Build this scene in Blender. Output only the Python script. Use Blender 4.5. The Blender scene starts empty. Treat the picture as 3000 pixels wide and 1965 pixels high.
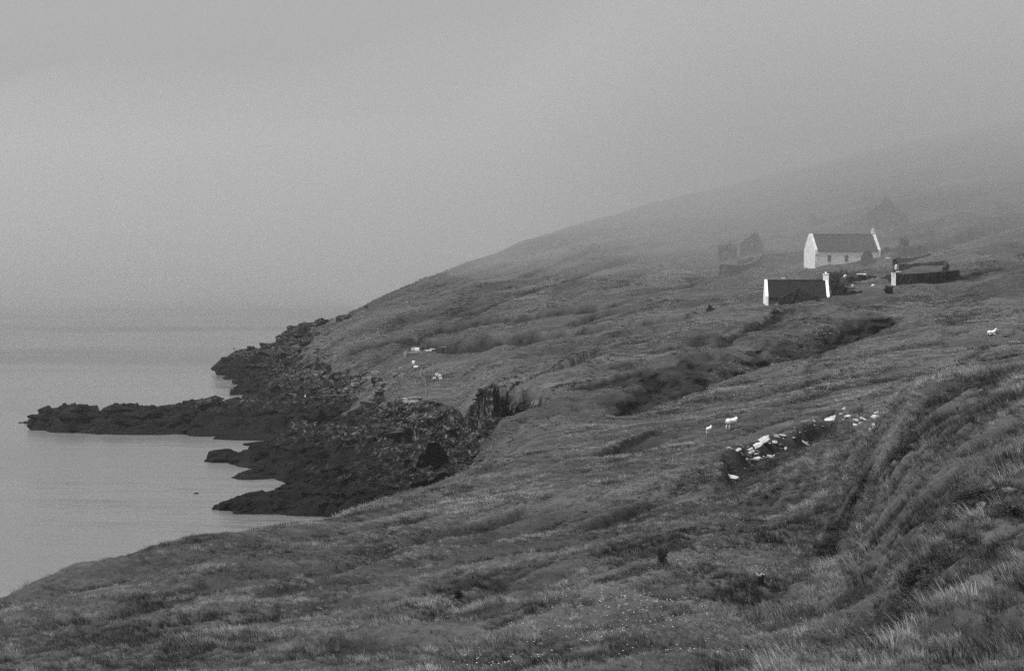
import bpy, bmesh, math, random
import numpy as np
from mathutils import Vector, Matrix
from mathutils.bvhtree import BVHTree

S = bpy.context.scene
COL = S.collection
R = math.radians
random.seed(7)
rng = np.random.default_rng(11)

# ------------------------------------------------------------------ camera
F = 1991.0          # focal length in pixels of a 1024 px wide frame (70 mm)
HOR = 246.0         # row of the horizon
EYE = 32.0          # metres above the sea
cam_d = bpy.data.cameras.new('camera')
cam = bpy.data.objects.new('camera', cam_d)
COL.objects.link(cam)
cam.location = (0, 0, EYE)
cam.rotation_euler = (R(90), 0, 0)
cam_d.sensor_width = 36.0
cam_d.lens = 36.0 * F / 1024.0
cam_d.shift_y = -(335.0 - HOR) / 1024.0
cam_d.clip_start = 0.5
cam_d.clip_end = 12000
S.camera = cam

# ------------------------------------------------------------------ sky, sun, exposure
SUN_EL, SUN_AZ = 62.0, -122.0      # azimuth from +y (view direction) towards +x, degrees
w = bpy.data.worlds.new('World')
S.world = w
w.use_nodes = True
nt = w.node_tree
nt.nodes.clear()
sky = nt.nodes.new('ShaderNodeTexSky')
sky.sky_type = 'NISHITA'
sky.sun_disc = False
sky.sun_elevation = R(SUN_EL)
sky.sun_rotation = R(SUN_AZ)
sky.dust_density = 4.0
bw = nt.nodes.new('ShaderNodeRGBToBW')
bg = nt.nodes.new('ShaderNodeBackground')
bg.inputs['Strength'].default_value = 0.076
wo = nt.nodes.new('ShaderNodeOutputWorld')
nt.links.new(sky.outputs[0], bw.inputs[0])
nt.links.new(bw.outputs[0], bg.inputs[0])
nt.links.new(bg.outputs[0], wo.inputs[0])
sd = bpy.data.lights.new('sun', 'SUN')
sd.energy = 2.2
sd.angle = R(14)
sd.color = (1, 1, 1)
so = bpy.data.objects.new('sun', sd)
COL.objects.link(so)
dirv = Vector((math.sin(R(SUN_AZ)) * math.cos(R(SUN_EL)), math.cos(R(SUN_AZ)) * math.cos(R(SUN_EL)), math.sin(R(SUN_EL))))
so.rotation_euler = dirv.to_track_quat('Z', 'Y').to_euler()
so.location = (0, 0, 200)

vs = S.view_settings
vs.view_transform = 'Standard'
vs.look = 'None'
vs.gamma = 1.0
vs.use_curve_mapping = False
vs.exposure = 0.9
S.render.engine = 'CYCLES'
cy = S.cycles
cy.max_bounces = 5
cy.diffuse_bounces = 2
cy.glossy_bounces = 2
cy.transmission_bounces = 2
cy.volume_bounces = 3
cy.transparent_max_bounces = 8
cy.caustics_reflective = False
cy.caustics_refractive = False
cy.use_denoising = False
HAZE = 0.00012
BANK = 0.0042
BANK2 = 0.0052

# ------------------------------------------------------------------ noise
def _h(ix, iy, seed):
    n = (ix.astype(np.int64) * 374761393 + iy.astype(np.int64) * 668265263 + seed * 974711) & 0xffffffff
    n = ((n ^ (n >> 13)) * 1274126177) & 0xffffffff
    n = ((n ^ (n >> 16)) * 2246822519) & 0xffffffff
    return ((n ^ (n >> 15)) & 0xffffff) / float(0xffffff)

def perlin(x, y, seed=0):
    x0 = np.floor(x); y0 = np.floor(y)
    fx = x - x0; fy = y - y0
    u = fx * fx * fx * (fx * (fx * 6 - 15) + 10)
    v = fy * fy * fy * (fy * (fy * 6 - 15) + 10)
    def g(dx, dy):
        a = _h(x0 + dx, y0 + dy, seed) * 2 * np.pi
        return np.cos(a) * (fx - dx) + np.sin(a) * (fy - dy)
    a = g(0, 0) + u * (g(1, 0) - g(0, 0))
    b = g(0, 1) + u * (g(1, 1) - g(0, 1))
    return (a + v * (b - a)) * 1.5

def fbm(x, y, seed=0, octv=4, gain=.5):
    s = 0; a = 1.0; f = 1.0
    for k in range(octv):
        s = s + a * perlin(x * f + 13.7 * k, y * f - 7.1 * k, seed + k)
        a *= gain; f *= 2.03
    return s

def ridged(x, y, seed=0, octv=4, gain=.55):
    s = 0; a = 1.0; f = 1.0
    for k in range(octv):
        s = s + a * (1 - 2 * np.abs(perlin(x * f + 3.7 * k, y * f + 9.1 * k, seed + k)))
        a *= gain; f *= 2.1
    return s

def blocks(x, y, seed=0, tilt=.5):
    """height of randomly tilted polygonal blocks (voronoi cells), unit size"""
    ix = np.floor(x); iy = np.floor(y)
    best = np.full(x.shape, 9.0); z = np.zeros(x.shape)
    for dx in (-1, 0, 1):
        for dy in (-1, 0, 1):
            cx = ix + dx; cy_ = iy + dy
            px = cx + _h(cx, cy_, seed); py = cy_ + _h(cx, cy_, seed + 5)
            d = (px - x) ** 2 + (py - y) ** 2
            hh = _h(cx, cy_, seed + 9) + tilt * ((_h(cx, cy_, seed + 3) - .15) * (x - px) + (_h(cx, cy_, seed + 4) - .5) * (y - py))
            m = d < best
            best = np.where(m, d, best); z = np.where(m, hh, z)
    return z

def rock_relief(x, y):
    """angular, bedded rock: beds strike obliquely to the shore"""
    a = R(28)
    u = x * math.cos(a) + y * math.sin(a)
    v = -x * math.sin(a) + y * math.cos(a)
    wob = fbm(x / 6, y / 6, 31, 3) * 1.2
    z = 1.5 * (blocks(u / 7 + wob * .2, v / 3.4 + wob * .3, 41, .9) - .5)
    z += .75 * (blocks(u / 2.6 + wob * .3, v / 1.3, 47, 1.0) - .5)
    z += .2 * (blocks(u / 1.4, v / .7, 53, 1.0) - .5)
    z += .5 * ridged(u / 8, v / 3.2, 61, 3)
    return z

def sstep(a, b, x):
    t = np.clip((x - a) / (b - a), 0, 1)
    return t * t * (3 - 2 * t)

# ------------------------------------------------------------------ ground: feature lines from near to far
# each line: list of (px, D, z) with px the bearing column; 'y' rows give z from the sight line row instead
def zrow(py, D): return EYE - (py - HOR) / F * D
LN = []
def line(pts, rows=None):
    out = []
    for p in pts:
        if len(p) == 4: out.append((p[0], p[1], zrow(p[2], p[1])))
        else: out.append(p)
    LN.append(np.array(out, float))
y_ = 'y'
line([(-600, 3, 28.2), (0, 3, 29.3), (512, 3, 30.2), (1024, 3, 30.9), (1624, 3, 31.2)])
line([(-600, 34, 690, y_), (0, 42, 690, y_), (200, 38, 690, y_), (512, 33, 690, y_), (800, 29, 690, y_), (1024, 26, 690, y_), (1624, 24, 28.0)])
line([(-600, 50, 640, y_), (0, 56, 642, y_), (215, 64, 600, y_), (340, 70, 588, y_), (478, 72, 578, y_), (620, 70, 565, y_), (760, 66, 560, y_),
      (850, 58, 545, y_), (900, 55, 505, y_), (960, 54, 470, y_), (1024, 54, 448, y_), (1624, 55, 29.5)])
line([(-600, 60, 625, y_), (0, 66, 606, y_), (215, 86, 550, y_), (340, 104, 528, y_), (478, 112, 510, y_), (620, 108, 495, y_), (700, 98, 500, y_), (770, 94, 505, y_),
      (840, 84, 500, y_), (880, 80, 432, y_), (904, 80, 399, y_), (938, 80, 386, y_), (968, 80, 376, y_), (1024, 80, 371, y_), (1624, 82, 30)])
line([(-600, 64, 620, y_), (0, 70, 598, y_), (120, 84, 562, y_), (215, 95, 538, y_), (340, 120, 514, y_), (478, 130, 487, y_), (620, 128, 470, y_), (720, 116, 468, y_), (850, 118, 434, y_),
      (904, 112, 415, y_), (938, 108, 22.2), (968, 106, 22.6), (1024, 106, 23.2), (1624, 110, 27)])
line([(-600, 67, 618, y_), (0, 73, 600, y_), (120, 88, 563, y_), (215, 100, 539, y_), (340, 124, 515, y_), (430, 142, 486, y_), (478, 152, 469, y_), (516, 160, 455, y_), (559, 168, 446, y_),
      (620, 170, 440, y_), (720, 170, 425, y_), (850, 176, 400, y_), (1024, 180, 368, y_), (1624, 190, 29)])
line([(-600, 70, 619, y_), (0, 76, 603, y_), (120, 92, 566, y_), (215, 105, 542, y_), (340, 128, 517, y_), (430, 147, 487, y_), (478, 158, 469, y_), (516, 168, 453, y_), (559, 176, 443, y_), (602, 200, 415, y_), (640, 210, 408, y_),
      (676, 218, 404, y_), (731, 240, 383, y_), (790, 262, 362, y_), (843, 280, 344, y_), (895, 300, 323, y_), (950, 310, 312, y_), (1024, 320, 300, y_), (1624, 345, 38)])
line([(-600, 110, -6), (0, 120, -6), (215, 138, -5), (340, 160, -5), (400, 178, -3), (430, 182, -1), (478, 190, 1.5), (516, 195, 4), (560, 200, 6.5), (602, 212, 8.0), (640, 220, 7.3), (676, 228, 8),
      (731, 250, 10), (790, 270, 12.2), (843, 287, 14.6), (895, 305, 18.9), (950, 315, 22), (1024, 325, 24), (1624, 352, 40)])
line([(-600, 200, -6), (215, 200, -6), (262, 236, -6), (300, 238, -5), (345, 240, -4), (400, 235, -1), (430, 232, 1), (478, 225, 4), (516, 222, 6), (560, 222, 8), (602, 226, 8.4),
      (640, 230, 8.6), (676, 236, 9.8), (731, 256, 11.6), (790, 274, 13.7), (843, 290, 15.9), (895, 308, 19.3), (950, 322, 22.5), (1024, 331, 24.8), (1624, 360, 41)])
line([(-600, 330, -6), (215, 330, -6), (262, 330, -5), (290, 330, -2.5), (340, 330, .4), (375, 315, 3.0), (400, 302, 7.6), (430, 296, 8.6), (456, 290, 404, y_), (500, 255, 400, y_), (560, 250, 395, y_), (602, 255, 385, y_),
      (645, 260, 379, y_), (688, 265, 357, y_), (753, 278, 344, y_), (817, 290, 335, y_), (843, 300, 325, y_), (895, 312, 318, y_), (950, 332, 300, y_), (1024, 338, 282, y_), (1624, 370, 43)])
line([(-600, 400, -6), (215, 400, -6), (243, 402, -.8), (265, 402, 2), (300, 402, 5), (344, 400, 353, y_), (409, 390, 340, y_), (456, 370, 344, y_), (559, 350, 327, y_), (645, 340, 318, y_), (706, 337, 314, y_), (766, 337, 308, y_),
      (835, 340, 297, y_), (904, 345, 288, y_), (1024, 365, 258, y_), (1624, 390, 50)])
line([(-600, 460, -6), (215, 460, -6), (240, 465, -2), (252, 465, .3), (270, 465, 3.2), (300, 462, 8), (344, 460, 323, y_), (473, 440, 293, y_), (602, 420, 280, y_), (723, 405, 275, y_), (809, 400, 268, y_), (882, 400, 258, y_),
      (1024, 410, 228, y_), (1624, 440, 65)])
line([(-600, 490, -6), (212, 490, -6), (228, 492, -1.0), (241, 490, 1), (270, 490, 6.2), (318, 500, 9.5), (387, 505, 305, y_), (516, 510, 262, y_), (624, 510, 240, y_), (753, 510, 218, y_), (861, 510, 190, y_), (1024, 520, 172, y_), (1624, 560, 90)])
line([(-600, 505, -6), (220, 505, -5), (230, 505, 372, y_), (241, 505, 358, y_), (267, 508, 353, y_), (284, 510, 342, y_), (301, 515, 331, y_), (318, 520, 322, y_), (340, 525, 316, y_), (366, 530, 305, y_),
      (387, 540, 293, y_), (430, 555, 275, y_), (473, 565, 260, y_), (516, 580, 244, y_), (577, 600, 225, y_), (624, 620, 211, y_), (688, 650, 196, y_), (753, 680, 181, y_), (861, 720, 155, y_),
      (1024, 760, 122, y_), (1624, 850, 20, y_)])
line([(-600, 520, -8), (220, 520, -8), (241, 520, -5), (301, 540, -5), (387, 570, 8), (516, 620, 25), (624, 670, 36), (753, 740, 48), (1024, 860, 82), (1624, 980, 130)])
line([(-600, 640, -8), (301, 640, -8), (516, 720, -8), (753, 900, 0), (1024, 1100, 60), (1624, 1250, 120)])

NR = [12, 110, 110, 60, 60, 70, 24, 30, 120, 120, 90, 60, 60, 14, 8]
pxs = np.concatenate([np.arange(-600, -60, 12.0), np.arange(-60, 1084, 1.45), np.arange(1084, 1320, 3.0), np.arange(1320, 2300, 14.0)])
nc = len(pxs)
Dk = np.array([np.interp(pxs, l[:, 0], l[:, 1]) for l in LN])
Zk = np.array([np.interp(pxs, l[:, 0], l[:, 2]) for l in LN])
def smooth_cols(A, n=9, it=2):
    k = np.hanning(n + 2)[1:-1]; k /= k.sum()
    for _ in range(it):
        P = np.pad(A, ((0, 0), (n // 2, n // 2)), mode='edge')
        A = np.stack([np.convolve(r, k, mode='valid') for r in P])
    return A
zsm = smooth_cols(Zk); dsm = smooth_cols(Dk)
Zk, Dk = zsm, dsm
# monotone cubic profile between the lines
K = len(LN)
h = np.diff(Dk, axis=0); dl = np.diff(Zk, axis=0) / h
m = np.zeros_like(Zk)
m[0] = dl[0]; m[-1] = dl[-1]
for k in range(1, K - 1):
    w1 = 2 * h[k] + h[k - 1]; w2 = h[k] + 2 * h[k - 1]
    same = dl[k - 1] * dl[k] > 0
    with np.errstate(divide='ignore', invalid='ignore'):
        hm = (w1 + w2) / (w1 / dl[k - 1] + w2 / dl[k])
    m[k] = np.where(same, hm, 0)
rowsD, rowsZ = [], []
for k in range(K - 1):
    n = NR[k]
    ts = np.linspace(0, 1, n, endpoint=False)
    if k == K - 2: ts = np.linspace(0, 1, n)
    if k == 0: ts = ts ** .7
    for t in ts:
        rowsD.append(Dk[k] + t * h[k])
        h00 = 2 * t ** 3 - 3 * t ** 2 + 1; h10 = t ** 3 - 2 * t ** 2 + t
        h01 = -2 * t ** 3 + 3 * t ** 2; h11 = t ** 3 - t ** 2
        rowsZ.append(h00 * Zk[k] + h10 * h[k] * m[k] + h01 * Zk[k + 1] + h11 * h[k] * m[k + 1])
GD = np.array(rowsD); GZ = np.array(rowsZ)
nr = GD.shape[0]
GX = (pxs[None, :] - 512) / F * GD
GY = GD.copy()
base = GZ.copy()

def vis(px, py, Z=None):
    """world point where the sight line through (px, py) first meets the ground"""
    Z = base if Z is None else Z
    j = np.interp(px, pxs, np.arange(nc)); j0 = int(min(nc - 2, j)); t = j - j0
    D = GD[:, j0] * (1 - t) + GD[:, j0 + 1] * t
    zz = Z[:, j0] * (1 - t) + Z[:, j0 + 1] * t
    row = HOR + F * (EYE - zz) / D
    env = np.minimum.accumulate(row)
    i = int(np.argmax(env <= py))
    if i == 0: i = 1
    a, b = row[i - 1], row[i]
    s = 0.0 if a == b else min(1, max(0, (a - py) / (a - b)))
    d = D[i - 1] * (1 - s) + D[i] * s
    return ((px - 512) / F * d, d, zz[i - 1] * (1 - s) + zz[i] * s)

def pdist(pts):
    """signed distance to a polyline (positive beyond it), and position along it"""
    best = np.full(GX.shape, 1e9); sg = np.ones(GX.shape); al = np.zeros(GX.shape)
    L = 0.0
    tot = sum(math.dist(pts[i], pts[i + 1]) for i in range(len(pts) - 1))
    for (ax, ay), (bx, by) in zip(pts[:-1], pts[1:]):
        dx, dy = bx - ax, by - ay; ll = dx * dx + dy * dy
        t = np.clip(((GX - ax) * dx + (GY - ay) * dy) / ll, 0, 1)
        qx = GX - ax - t * dx; qy = GY - ay - t * dy
        d = np.hypot(qx, qy); mm = d < best
        best = np.where(mm, d, best)
        sg = np.where(mm, np.sign(dx * qy - dy * qx), sg)
        al = np.where(mm, (L + t * math.sqrt(ll)) / tot, al)
        L += math.sqrt(ll)
    return best * sg, al

add = np.zeros_like(base)
rockm = np.zeros_like(base); bankm = np.zeros_like(base); cliffm = np.zeros_like(base)
wobx = fbm(GX / 9, GY / 9, 71, 3); woby = fbm(GX / 2.5, GY / 2.5, 77, 2)
def scarp(pix, hgt, wid, rock=0.0, sharp=.5, coarse=1.0):
    global add, rockm
    pts = [vis(a, b)[:2] for a, b in pix]
    s, al = pdist(pts)
    s = s + wobx * wid * .3 + woby * .25
    end = np.clip(np.minimum(al, 1 - al) * 7, 0, 1)
    end = end * end * (3 - 2 * end)
    near = np.exp(np.minimum(s, 0) / wid)
    sharp = max(sharp, pts[0][1] * .0034); hgt = hgt * (1.6 if pts[0][1] < 230 else 2.3)
    k = near * (1 - sstep(-sharp * 1.3, sharp * .7, s)) * end
    add = add - hgt * k
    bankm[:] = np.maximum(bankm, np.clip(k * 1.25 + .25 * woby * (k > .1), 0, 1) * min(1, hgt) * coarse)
    if rock: rockm = np.maximum(rockm, rock * np.clip(k * 1.4, 0, 1))
def wscarp(pd, hgt, wid, rock, sharp):
    """cliff along bearings and distances"""
    global add, rockm
    pts = [((a - 512) / F * d, d) for a, d in pd]
    s, al = pdist(pts)
    s = s + wobx * 1.6 + woby * .8 + .5 * perlin(GX / 1.4, GY / 1.4, 88)
    end = np.clip(np.minimum(al, 1 - al) * 7, 0, 1)
    k = np.exp(np.minimum(s, 0) / wid) * (1 - sstep(-sharp, sharp, s)) * end
    add = add - hgt * k
    rockm = np.maximum(rockm, rock * np.clip(k * 1.6, 0, 1)); cliffm[:] = np.maximum(cliffm, np.exp(-(s / 4.0) ** 2) * end)
    return s
def ridge(pix, hgt, wid, rock=0.0, ends=True):
    global add, rockm
    pts = [vis(a, b)[:2] for a, b in pix]
    s, al = pdist(pts)
    end = np.clip(np.minimum(al, 1 - al) * 6, 0, 1) if ends else 1.0
    k = np.exp(-(s / wid) ** 2) * end
    add = add + hgt * k
    if rock: rockm = np.maximum(rockm, rock * np.clip(k * 1.5, 0, 1))

# terraces of old fields, cut banks, gully sides
scarp([(440, 321), (465, 318), (491, 317), (544, 311), (583, 305), (617, 300), (660, 297)], 2.0, 3.5)
scarp([(560, 323), (568, 321), (596, 313), (625, 309)], 1.8, 2.5)
scarp([(450, 342), (477, 338), (544, 331), (580, 325), (626, 321), (656, 317), (710, 313)], 2.6, 4)
scarp([(560, 334), (568, 331), (613, 325), (625, 324)], 1.5, 2.5)
scarp([(565, 364), (580, 361), (630, 354), (687, 342), (722, 332)], .35, 1.3)
scarp([(565, 374), (577, 371), (623, 364), (673, 354), (716, 339), (745, 329), (785, 308)], .9, 2)
scarp([(915, 284), (927, 281), (956, 275), (985, 268), (1012, 264)], 1.0, 1.5)
scarp([(435, 316), (444, 313), (481, 305), (515, 295), (550, 285), (587, 269), (616, 260), (640, 250)], 1.2, 2)
scarp([(620, 298), (630, 295), (673, 288), (709, 278), (740, 270)], .9, 1.6)
scarp([(885, 258), (899, 252), (947, 239), (985, 226), (1000, 222)], 3.0, 3)
scarp([(430, 300), (470, 288), (520, 275), (575, 255), (600, 245)], .8, 2)
scarp([(345, 352), (380, 345), (400, 338), (425, 335), (450, 341)], 1.0, 3)
scarp([(402, 344), (420, 335), (450, 334), (475, 345)], 3.0, 4, .3)
scarp([(505, 463), (550, 459), (584, 456), (634, 441), (684, 428), (706, 426), (784, 413), (815, 409)], .8, 1.6)
scarp([(540, 533), (585, 521), (620, 510), (662, 493)], .55, 1.6)
scarp([(425, 617), (455, 600), (490, 585), (512, 575)], .5, .9)
scarp([(295, 664), (357, 645), (392, 640)], .4, .8)
scarp([(800, 352), (850, 343), (905, 330), (950, 322)], .5, 1)
scarp([(860, 345), (900, 339), (960, 336), (1010, 333)], .5, 1)
scarp([(880, 390), (930, 372), (990, 352)], .4, .8)
# gully at right: darker deep end, knolls
scarp([(612, 398), (640, 383), (662, 372), (690, 356), (753, 344), (817, 335), (843, 325), (880, 319), (897, 319)], .8, 5, 0, 2.2, .3)
scarp([(812, 337), (830, 330), (845, 325), (870, 321), (892, 319)], 1.0, 2.5, 0, .8, 1.0)
scarp([(668, 392), (690, 384), (708, 380), (722, 382)], .9, 2.5, 0, .8, .9)
scarp([(716, 372), (735, 364), (758, 361), (776, 356)], .8, 2.5, 0, .8, .7)
scarp([(655, 396), (672, 388), (690, 392), (700, 399)], 1.8, 3, .3)
scarp([(560, 392), (590, 383), (620, 377), (650, 370)], .8, 3)
# sea cliffs and caves in the cove
sc1 = wscarp([(400, 303), (412, 297), (425, 294), (441, 292), (452, 287)], 4.2, 8, 1.0, 1.4)
sc2 = wscarp([(466, 270), (478, 263), (490, 265), (503, 268), (516, 266), (530, 264), (543, 256), (556, 246)], 6.5, 14, 1.0, 1.8)

ridge([(381, 438), (396, 432), (412, 437), (424, 441)], 2.4, 4, 1.0, False)
ridge([(402, 460), (425, 448), (455, 437), (484, 427)], 3.2, 4, 1.0, False)
ridge([(482, 463), (505, 450), (530, 446), (560, 443)], .6, 3, 0)
# bank with old wall stones, trough beside it, hollow under the right-hand hump
scarp([(722, 486), (732, 466), (742, 452), (756, 443), (790, 431), (826, 417), (858, 415), (884, 415)], 1.25, 3.4, 0, .7, .6)
ridge([(733, 462), (744, 450), (756, 443), (780, 434), (800, 432)], .35, 1.5, 0)
scarp([(846, 512), (856, 498), (886, 467), (908, 433)], 1.1, 1.1, 0, .5, .5)
ridge([(870, 480), (846, 512), (800, 575), (752, 640)], -.9, 2.0, 0, False)
ridge([(765, 520), (720, 500), (690, 478)], -.5, 3.0, 0)
ridge([(560, 640), (640, 590), (700, 545), (730, 520)], .5, 4.0, 0)
scarp([(600, 418), (625, 400), (650, 380), (676, 366), (700, 358)], 1.4, 4, .1, 1.0)
scarp([(610, 408), (640, 398), (668, 396), (690, 388), (715, 380)], 1.0, 3, .1, .8)
scarp([(0, 640), (70, 622), (150, 600), (215, 575)], .35, .9)
scarp([(60, 662), (160, 640), (260, 612), (330, 590)], .35, .9)
scarp([(230, 600), (300, 582), (380, 560), (450, 540)], .3, 1.0)
scarp([(330, 560), (420, 535), (500, 515), (560, 500)], .4, 1.2)
scarp([(380, 640), (450, 622), (520, 590), (580, 570)], .35, .9)
scarp([(620, 612), (660, 590), (700, 575), (720, 560)], .3, .8)
scarp([(860, 560), (900, 540), (950, 520), (1010, 505)], .6, 1.0)
scarp([(780, 640), (840, 610), (900, 590), (980, 570)], .5, .9)
scarp([(860, 655), (920, 630), (980, 615), (1020, 600)], .4, .8)
scarp([(905, 430), (930, 412), (960, 402), (1010, 396)], .6, 1.0)

# coarse growth over the far side of the gully
segrow = np.repeat(np.arange(len(NR)), NR)[:, None]
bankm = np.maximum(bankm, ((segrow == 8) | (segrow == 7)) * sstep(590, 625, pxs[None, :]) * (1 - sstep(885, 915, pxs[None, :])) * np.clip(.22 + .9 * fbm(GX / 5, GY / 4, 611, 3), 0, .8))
# rocky shore mask: low ground near the sea
lowrock = 1 - sstep(2.5, 6.5, base + 2.2 * fbm(GX / 14, GY / 14, 5, 3))
lowrock = np.where(GD > 175, lowrock, np.where(base < 9, 1.0, 0.0) * sstep(100, 110, GD))
cove = sstep(175, 205, GD) * (1 - sstep(330, 360, GD)) * (1 - sstep(470, 540, pxs[None, :] + 18 * wobx)) * (1 - sstep(4.5, 7.5, base + wobx * 2.5))
far_rock = sstep(430, 470, GD) * (1 - sstep(268, 345, pxs[None, :] + 34 * wobx))
shore_mid = sstep(330, 360, GD) * (1 - sstep(335, 392, pxs[None, :] + 26 * wobx)) * (1 - sstep(5.5, 9.5, base + wobx * 3))
rockm = np.clip(np.maximum.reduce([rockm, lowrock, cove, far_rock * .85, shore_mid]), 0, 1)
rockm = np.where(GD < 100, 0, rockm)

# small relief: terracettes trodden by sheep run along the contour (x), tussocks everywhere
dist = GD
amp = .27 + .0018 * dist
amp = np.minimum(amp, .65)
wx = GX + 3 * wobx
th_ = np.interp(dist, [0, 170, 260], [R(42), R(34), R(14)])
slx = GX * np.cos(th_) + GY * np.sin(th_); sly = -GX * np.sin(th_) + GY * np.cos(th_)
terr = fbm(slx / (5 + dist * .06), sly / (1.1 + dist * .016), 91, 4, .6)
tuss = fbm(GX / .9, GY / .6, 97, 3, .6)
broad = fbm(GX / 22, GY / 17, 101, 3)
grassy = amp * terr * .75 + .055 * tuss * sstep(400, 60, dist) + broad * np.clip(dist / 260, 0, .9)
grassy = np.where(dist < 22, 0, grassy)
inside = sstep(2.0, 12.0, np.abs(GD))
# folded, slumped turf on the slopes above the cove
slump = sstep(215, 240, GD) * (1 - sstep(330, 350, GD)) * sstep(440, 500, pxs[None, :]) * (1 - sstep(860, 900, pxs[None, :]))
grassy = grassy + slump * .8 * (ridged(GX / 9 + wobx * .5, GY / 7, 103, 3) * .5 - .2)
rr = rock_relief(GX, GY) * .95 * (1 - .8 * cliffm)
fin = base + add + grassy * (1 - rockm) + (rr + grassy * .3) * rockm * np.where(base > -1.5, 1, .4)
below = base < -4
fin = np.where(below, base, fin)
# keep the far ridge line crisp but knobbly
knob = far_rock * (blocks(GX / 6, GY / 9, 201, .6) - .45) * 3.2
fin = fin + np.where(below, 0, knob)

def add_attr(me, name, arr, dom='POINT'):
    a = me.attributes.new(name, 'FLOAT', dom)
    a.data.foreach_set('value', np.ascontiguousarray(arr.ravel(), dtype=np.float32))

def grid_mesh(name, X, Y, Z):
    n, c = X.shape
    co = np.stack([X, Y, Z], -1).reshape(-1, 3).astype(np.float32)
    i = np.arange(n - 1)[:, None] * c + np.arange(c - 1)[None, :]
    q = np.stack([i, i + 1, i + c + 1, i + c], -1).reshape(-1, 4).astype(np.int32)
    me = bpy.data.meshes.new(name)
    me.vertices.add(len(co)); me.vertices.foreach_set('co', co.ravel())
    me.loops.add(q.size); me.loops.foreach_set('vertex_index', q.ravel())
    me.polygons.add(len(q))
    me.polygons.foreach_set('loop_start', np.arange(0, q.size, 4, dtype=np.int32))
    me.polygons.foreach_set('loop_total', np.full(len(q), 4, dtype=np.int32))
    me.update(calc_edges=True)
    return me

# ------------------------------------------------------------------ materials
def mat(name):
    m_ = bpy.data.materials.new(name); m_.use_nodes = True
    m_.node_tree.nodes.clear()
    return m_, m_.node_tree
class NB:
    def __init__(s, name):
        s.m, s.t = mat(name)
        s.out = s.n('ShaderNodeOutputMaterial')
    def n(s, k, **kw):
        nd = s.t.nodes.new(k)
        for a, b in kw.items(): setattr(nd, a, b)
        return nd
    def l(s, a, b): s.t.links.new(a, b)
    def pos(s):
        g = s.n('ShaderNodeNewGeometry'); return g.outputs['Position']
    def noise(s, scale, detail=4, rough=.55, stretch=None, vec=None, dist_=0.0):
        v = vec or s.pos()
        if stretch:
            mp = s.n('ShaderNodeMapping'); mp.inputs['Scale'].default_value = stretch
            s.l(v, mp.inputs[0]); v = mp.outputs[0]
        t = s.n('ShaderNodeTexNoise'); t.inputs['Scale'].default_value = scale
        t.inputs['Detail'].default_value = detail; t.inputs['Roughness'].default_value = rough
        t.inputs['Distortion'].default_value = dist_
        s.l(v, t.inputs['Vector']); return t.outputs['Fac']
    def ramp(s, fac, stops):
        r = s.n('ShaderNodeValToRGB'); e = r.color_ramp.elements
        e[0].position, e[0].color = stops[0][0], (stops[0][1],) * 3 + (1,)
        e[1].position, e[1].color = stops[1][0], (stops[1][1],) * 3 + (1,)
        for p, v in stops[2:]:
            q = e.new(p); q.color = (v, v, v, 1)
        s.l(fac, r.inputs[0]); return r.outputs[0]
    def mix(s, fac, a, b):
        x = s.n('ShaderNodeMix', data_type='RGBA')
        for sock, v in ((x.inputs[0], fac), (x.inputs[6], a), (x.inputs[7], b)):
            if isinstance(v, (int, float)):
                sock.default_value = v if sock == x.inputs[0] else (v, v, v, 1)
            else: s.l(v, sock)
        return x.outputs[2]
    def math(s, op, a, b=None):
        x = s.n('ShaderNodeMath', operation=op)
        for i, v in enumerate((a, b)):
            if v is None: continue
            if isinstance(v, (int, float)): x.inputs[i].default_value = v
            else: s.l(v, x.inputs[i])
        return x.outputs[0]
    def bsdf(s, col, rough=.9, bump=None, bs=.5, bd=.1, spec=.3):
        b = s.n('ShaderNodeBsdfPrincipled')
        if isinstance(col, (int, float)): b.inputs['Base Color'].default_value = (col, col, col, 1)
        else: s.l(col, b.inputs['Base Color'])
        if isinstance(rough, (int, float)): b.inputs['Roughness'].default_value = rough
        else: s.l(rough, b.inputs['Roughness'])
        b.inputs['Specular IOR Level'].default_value = spec
        if bump is not None:
            k = s.n('ShaderNodeBump'); k.inputs['Strength'].default_value = bs; k.inputs['Distance'].default_value = bd
            s.l(bump, k.inputs['Height']); s.l(k.outputs[0], b.inputs['Normal'])
        s.l(b.outputs[0], s.out.inputs[0]); return b

def rock_color(nb):
    n1 = nb.noise(.3, 6, .65, stretch=(1, 1, 2)); n2 = nb.noise(1.5, 5, .7); n3 = nb.noise(.5, 5, .65, stretch=(.5, 1.6, 2.6))
    spz = nb.n('ShaderNodeSeparateXYZ'); nb.l(nb.pos(), spz.inputs[0])
    def above(z0, k):
        q = nb.n('ShaderNodeClamp'); nb.l(nb.math('MULTIPLY', nb.math('SUBTRACT', spz.outputs[2], z0), k), q.inputs[0]); return q.outputs[0]
    beds = nb.math('MULTIPLY', nb.ramp(n3, [(.46, 0.0), (.62, 1.0)]), nb.math('ADD', nb.math('MULTIPLY', above(4.0, .3), .7), .2))
    c = nb.mix(beds, nb.ramp(n1, [(.3, .005), (.7, .017)]), .055)
    lichen_lit = nb.math('MULTIPLY', nb.math('MULTIPLY', nb.ramp(n2, [(.53, 0.0), (.63, 1.0)]), above(3.0, .35)), .6)  # lichen patches on higher rock, also painting lit tops into the colour
    return nb.mix(lichen_lit, c, .25)

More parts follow.
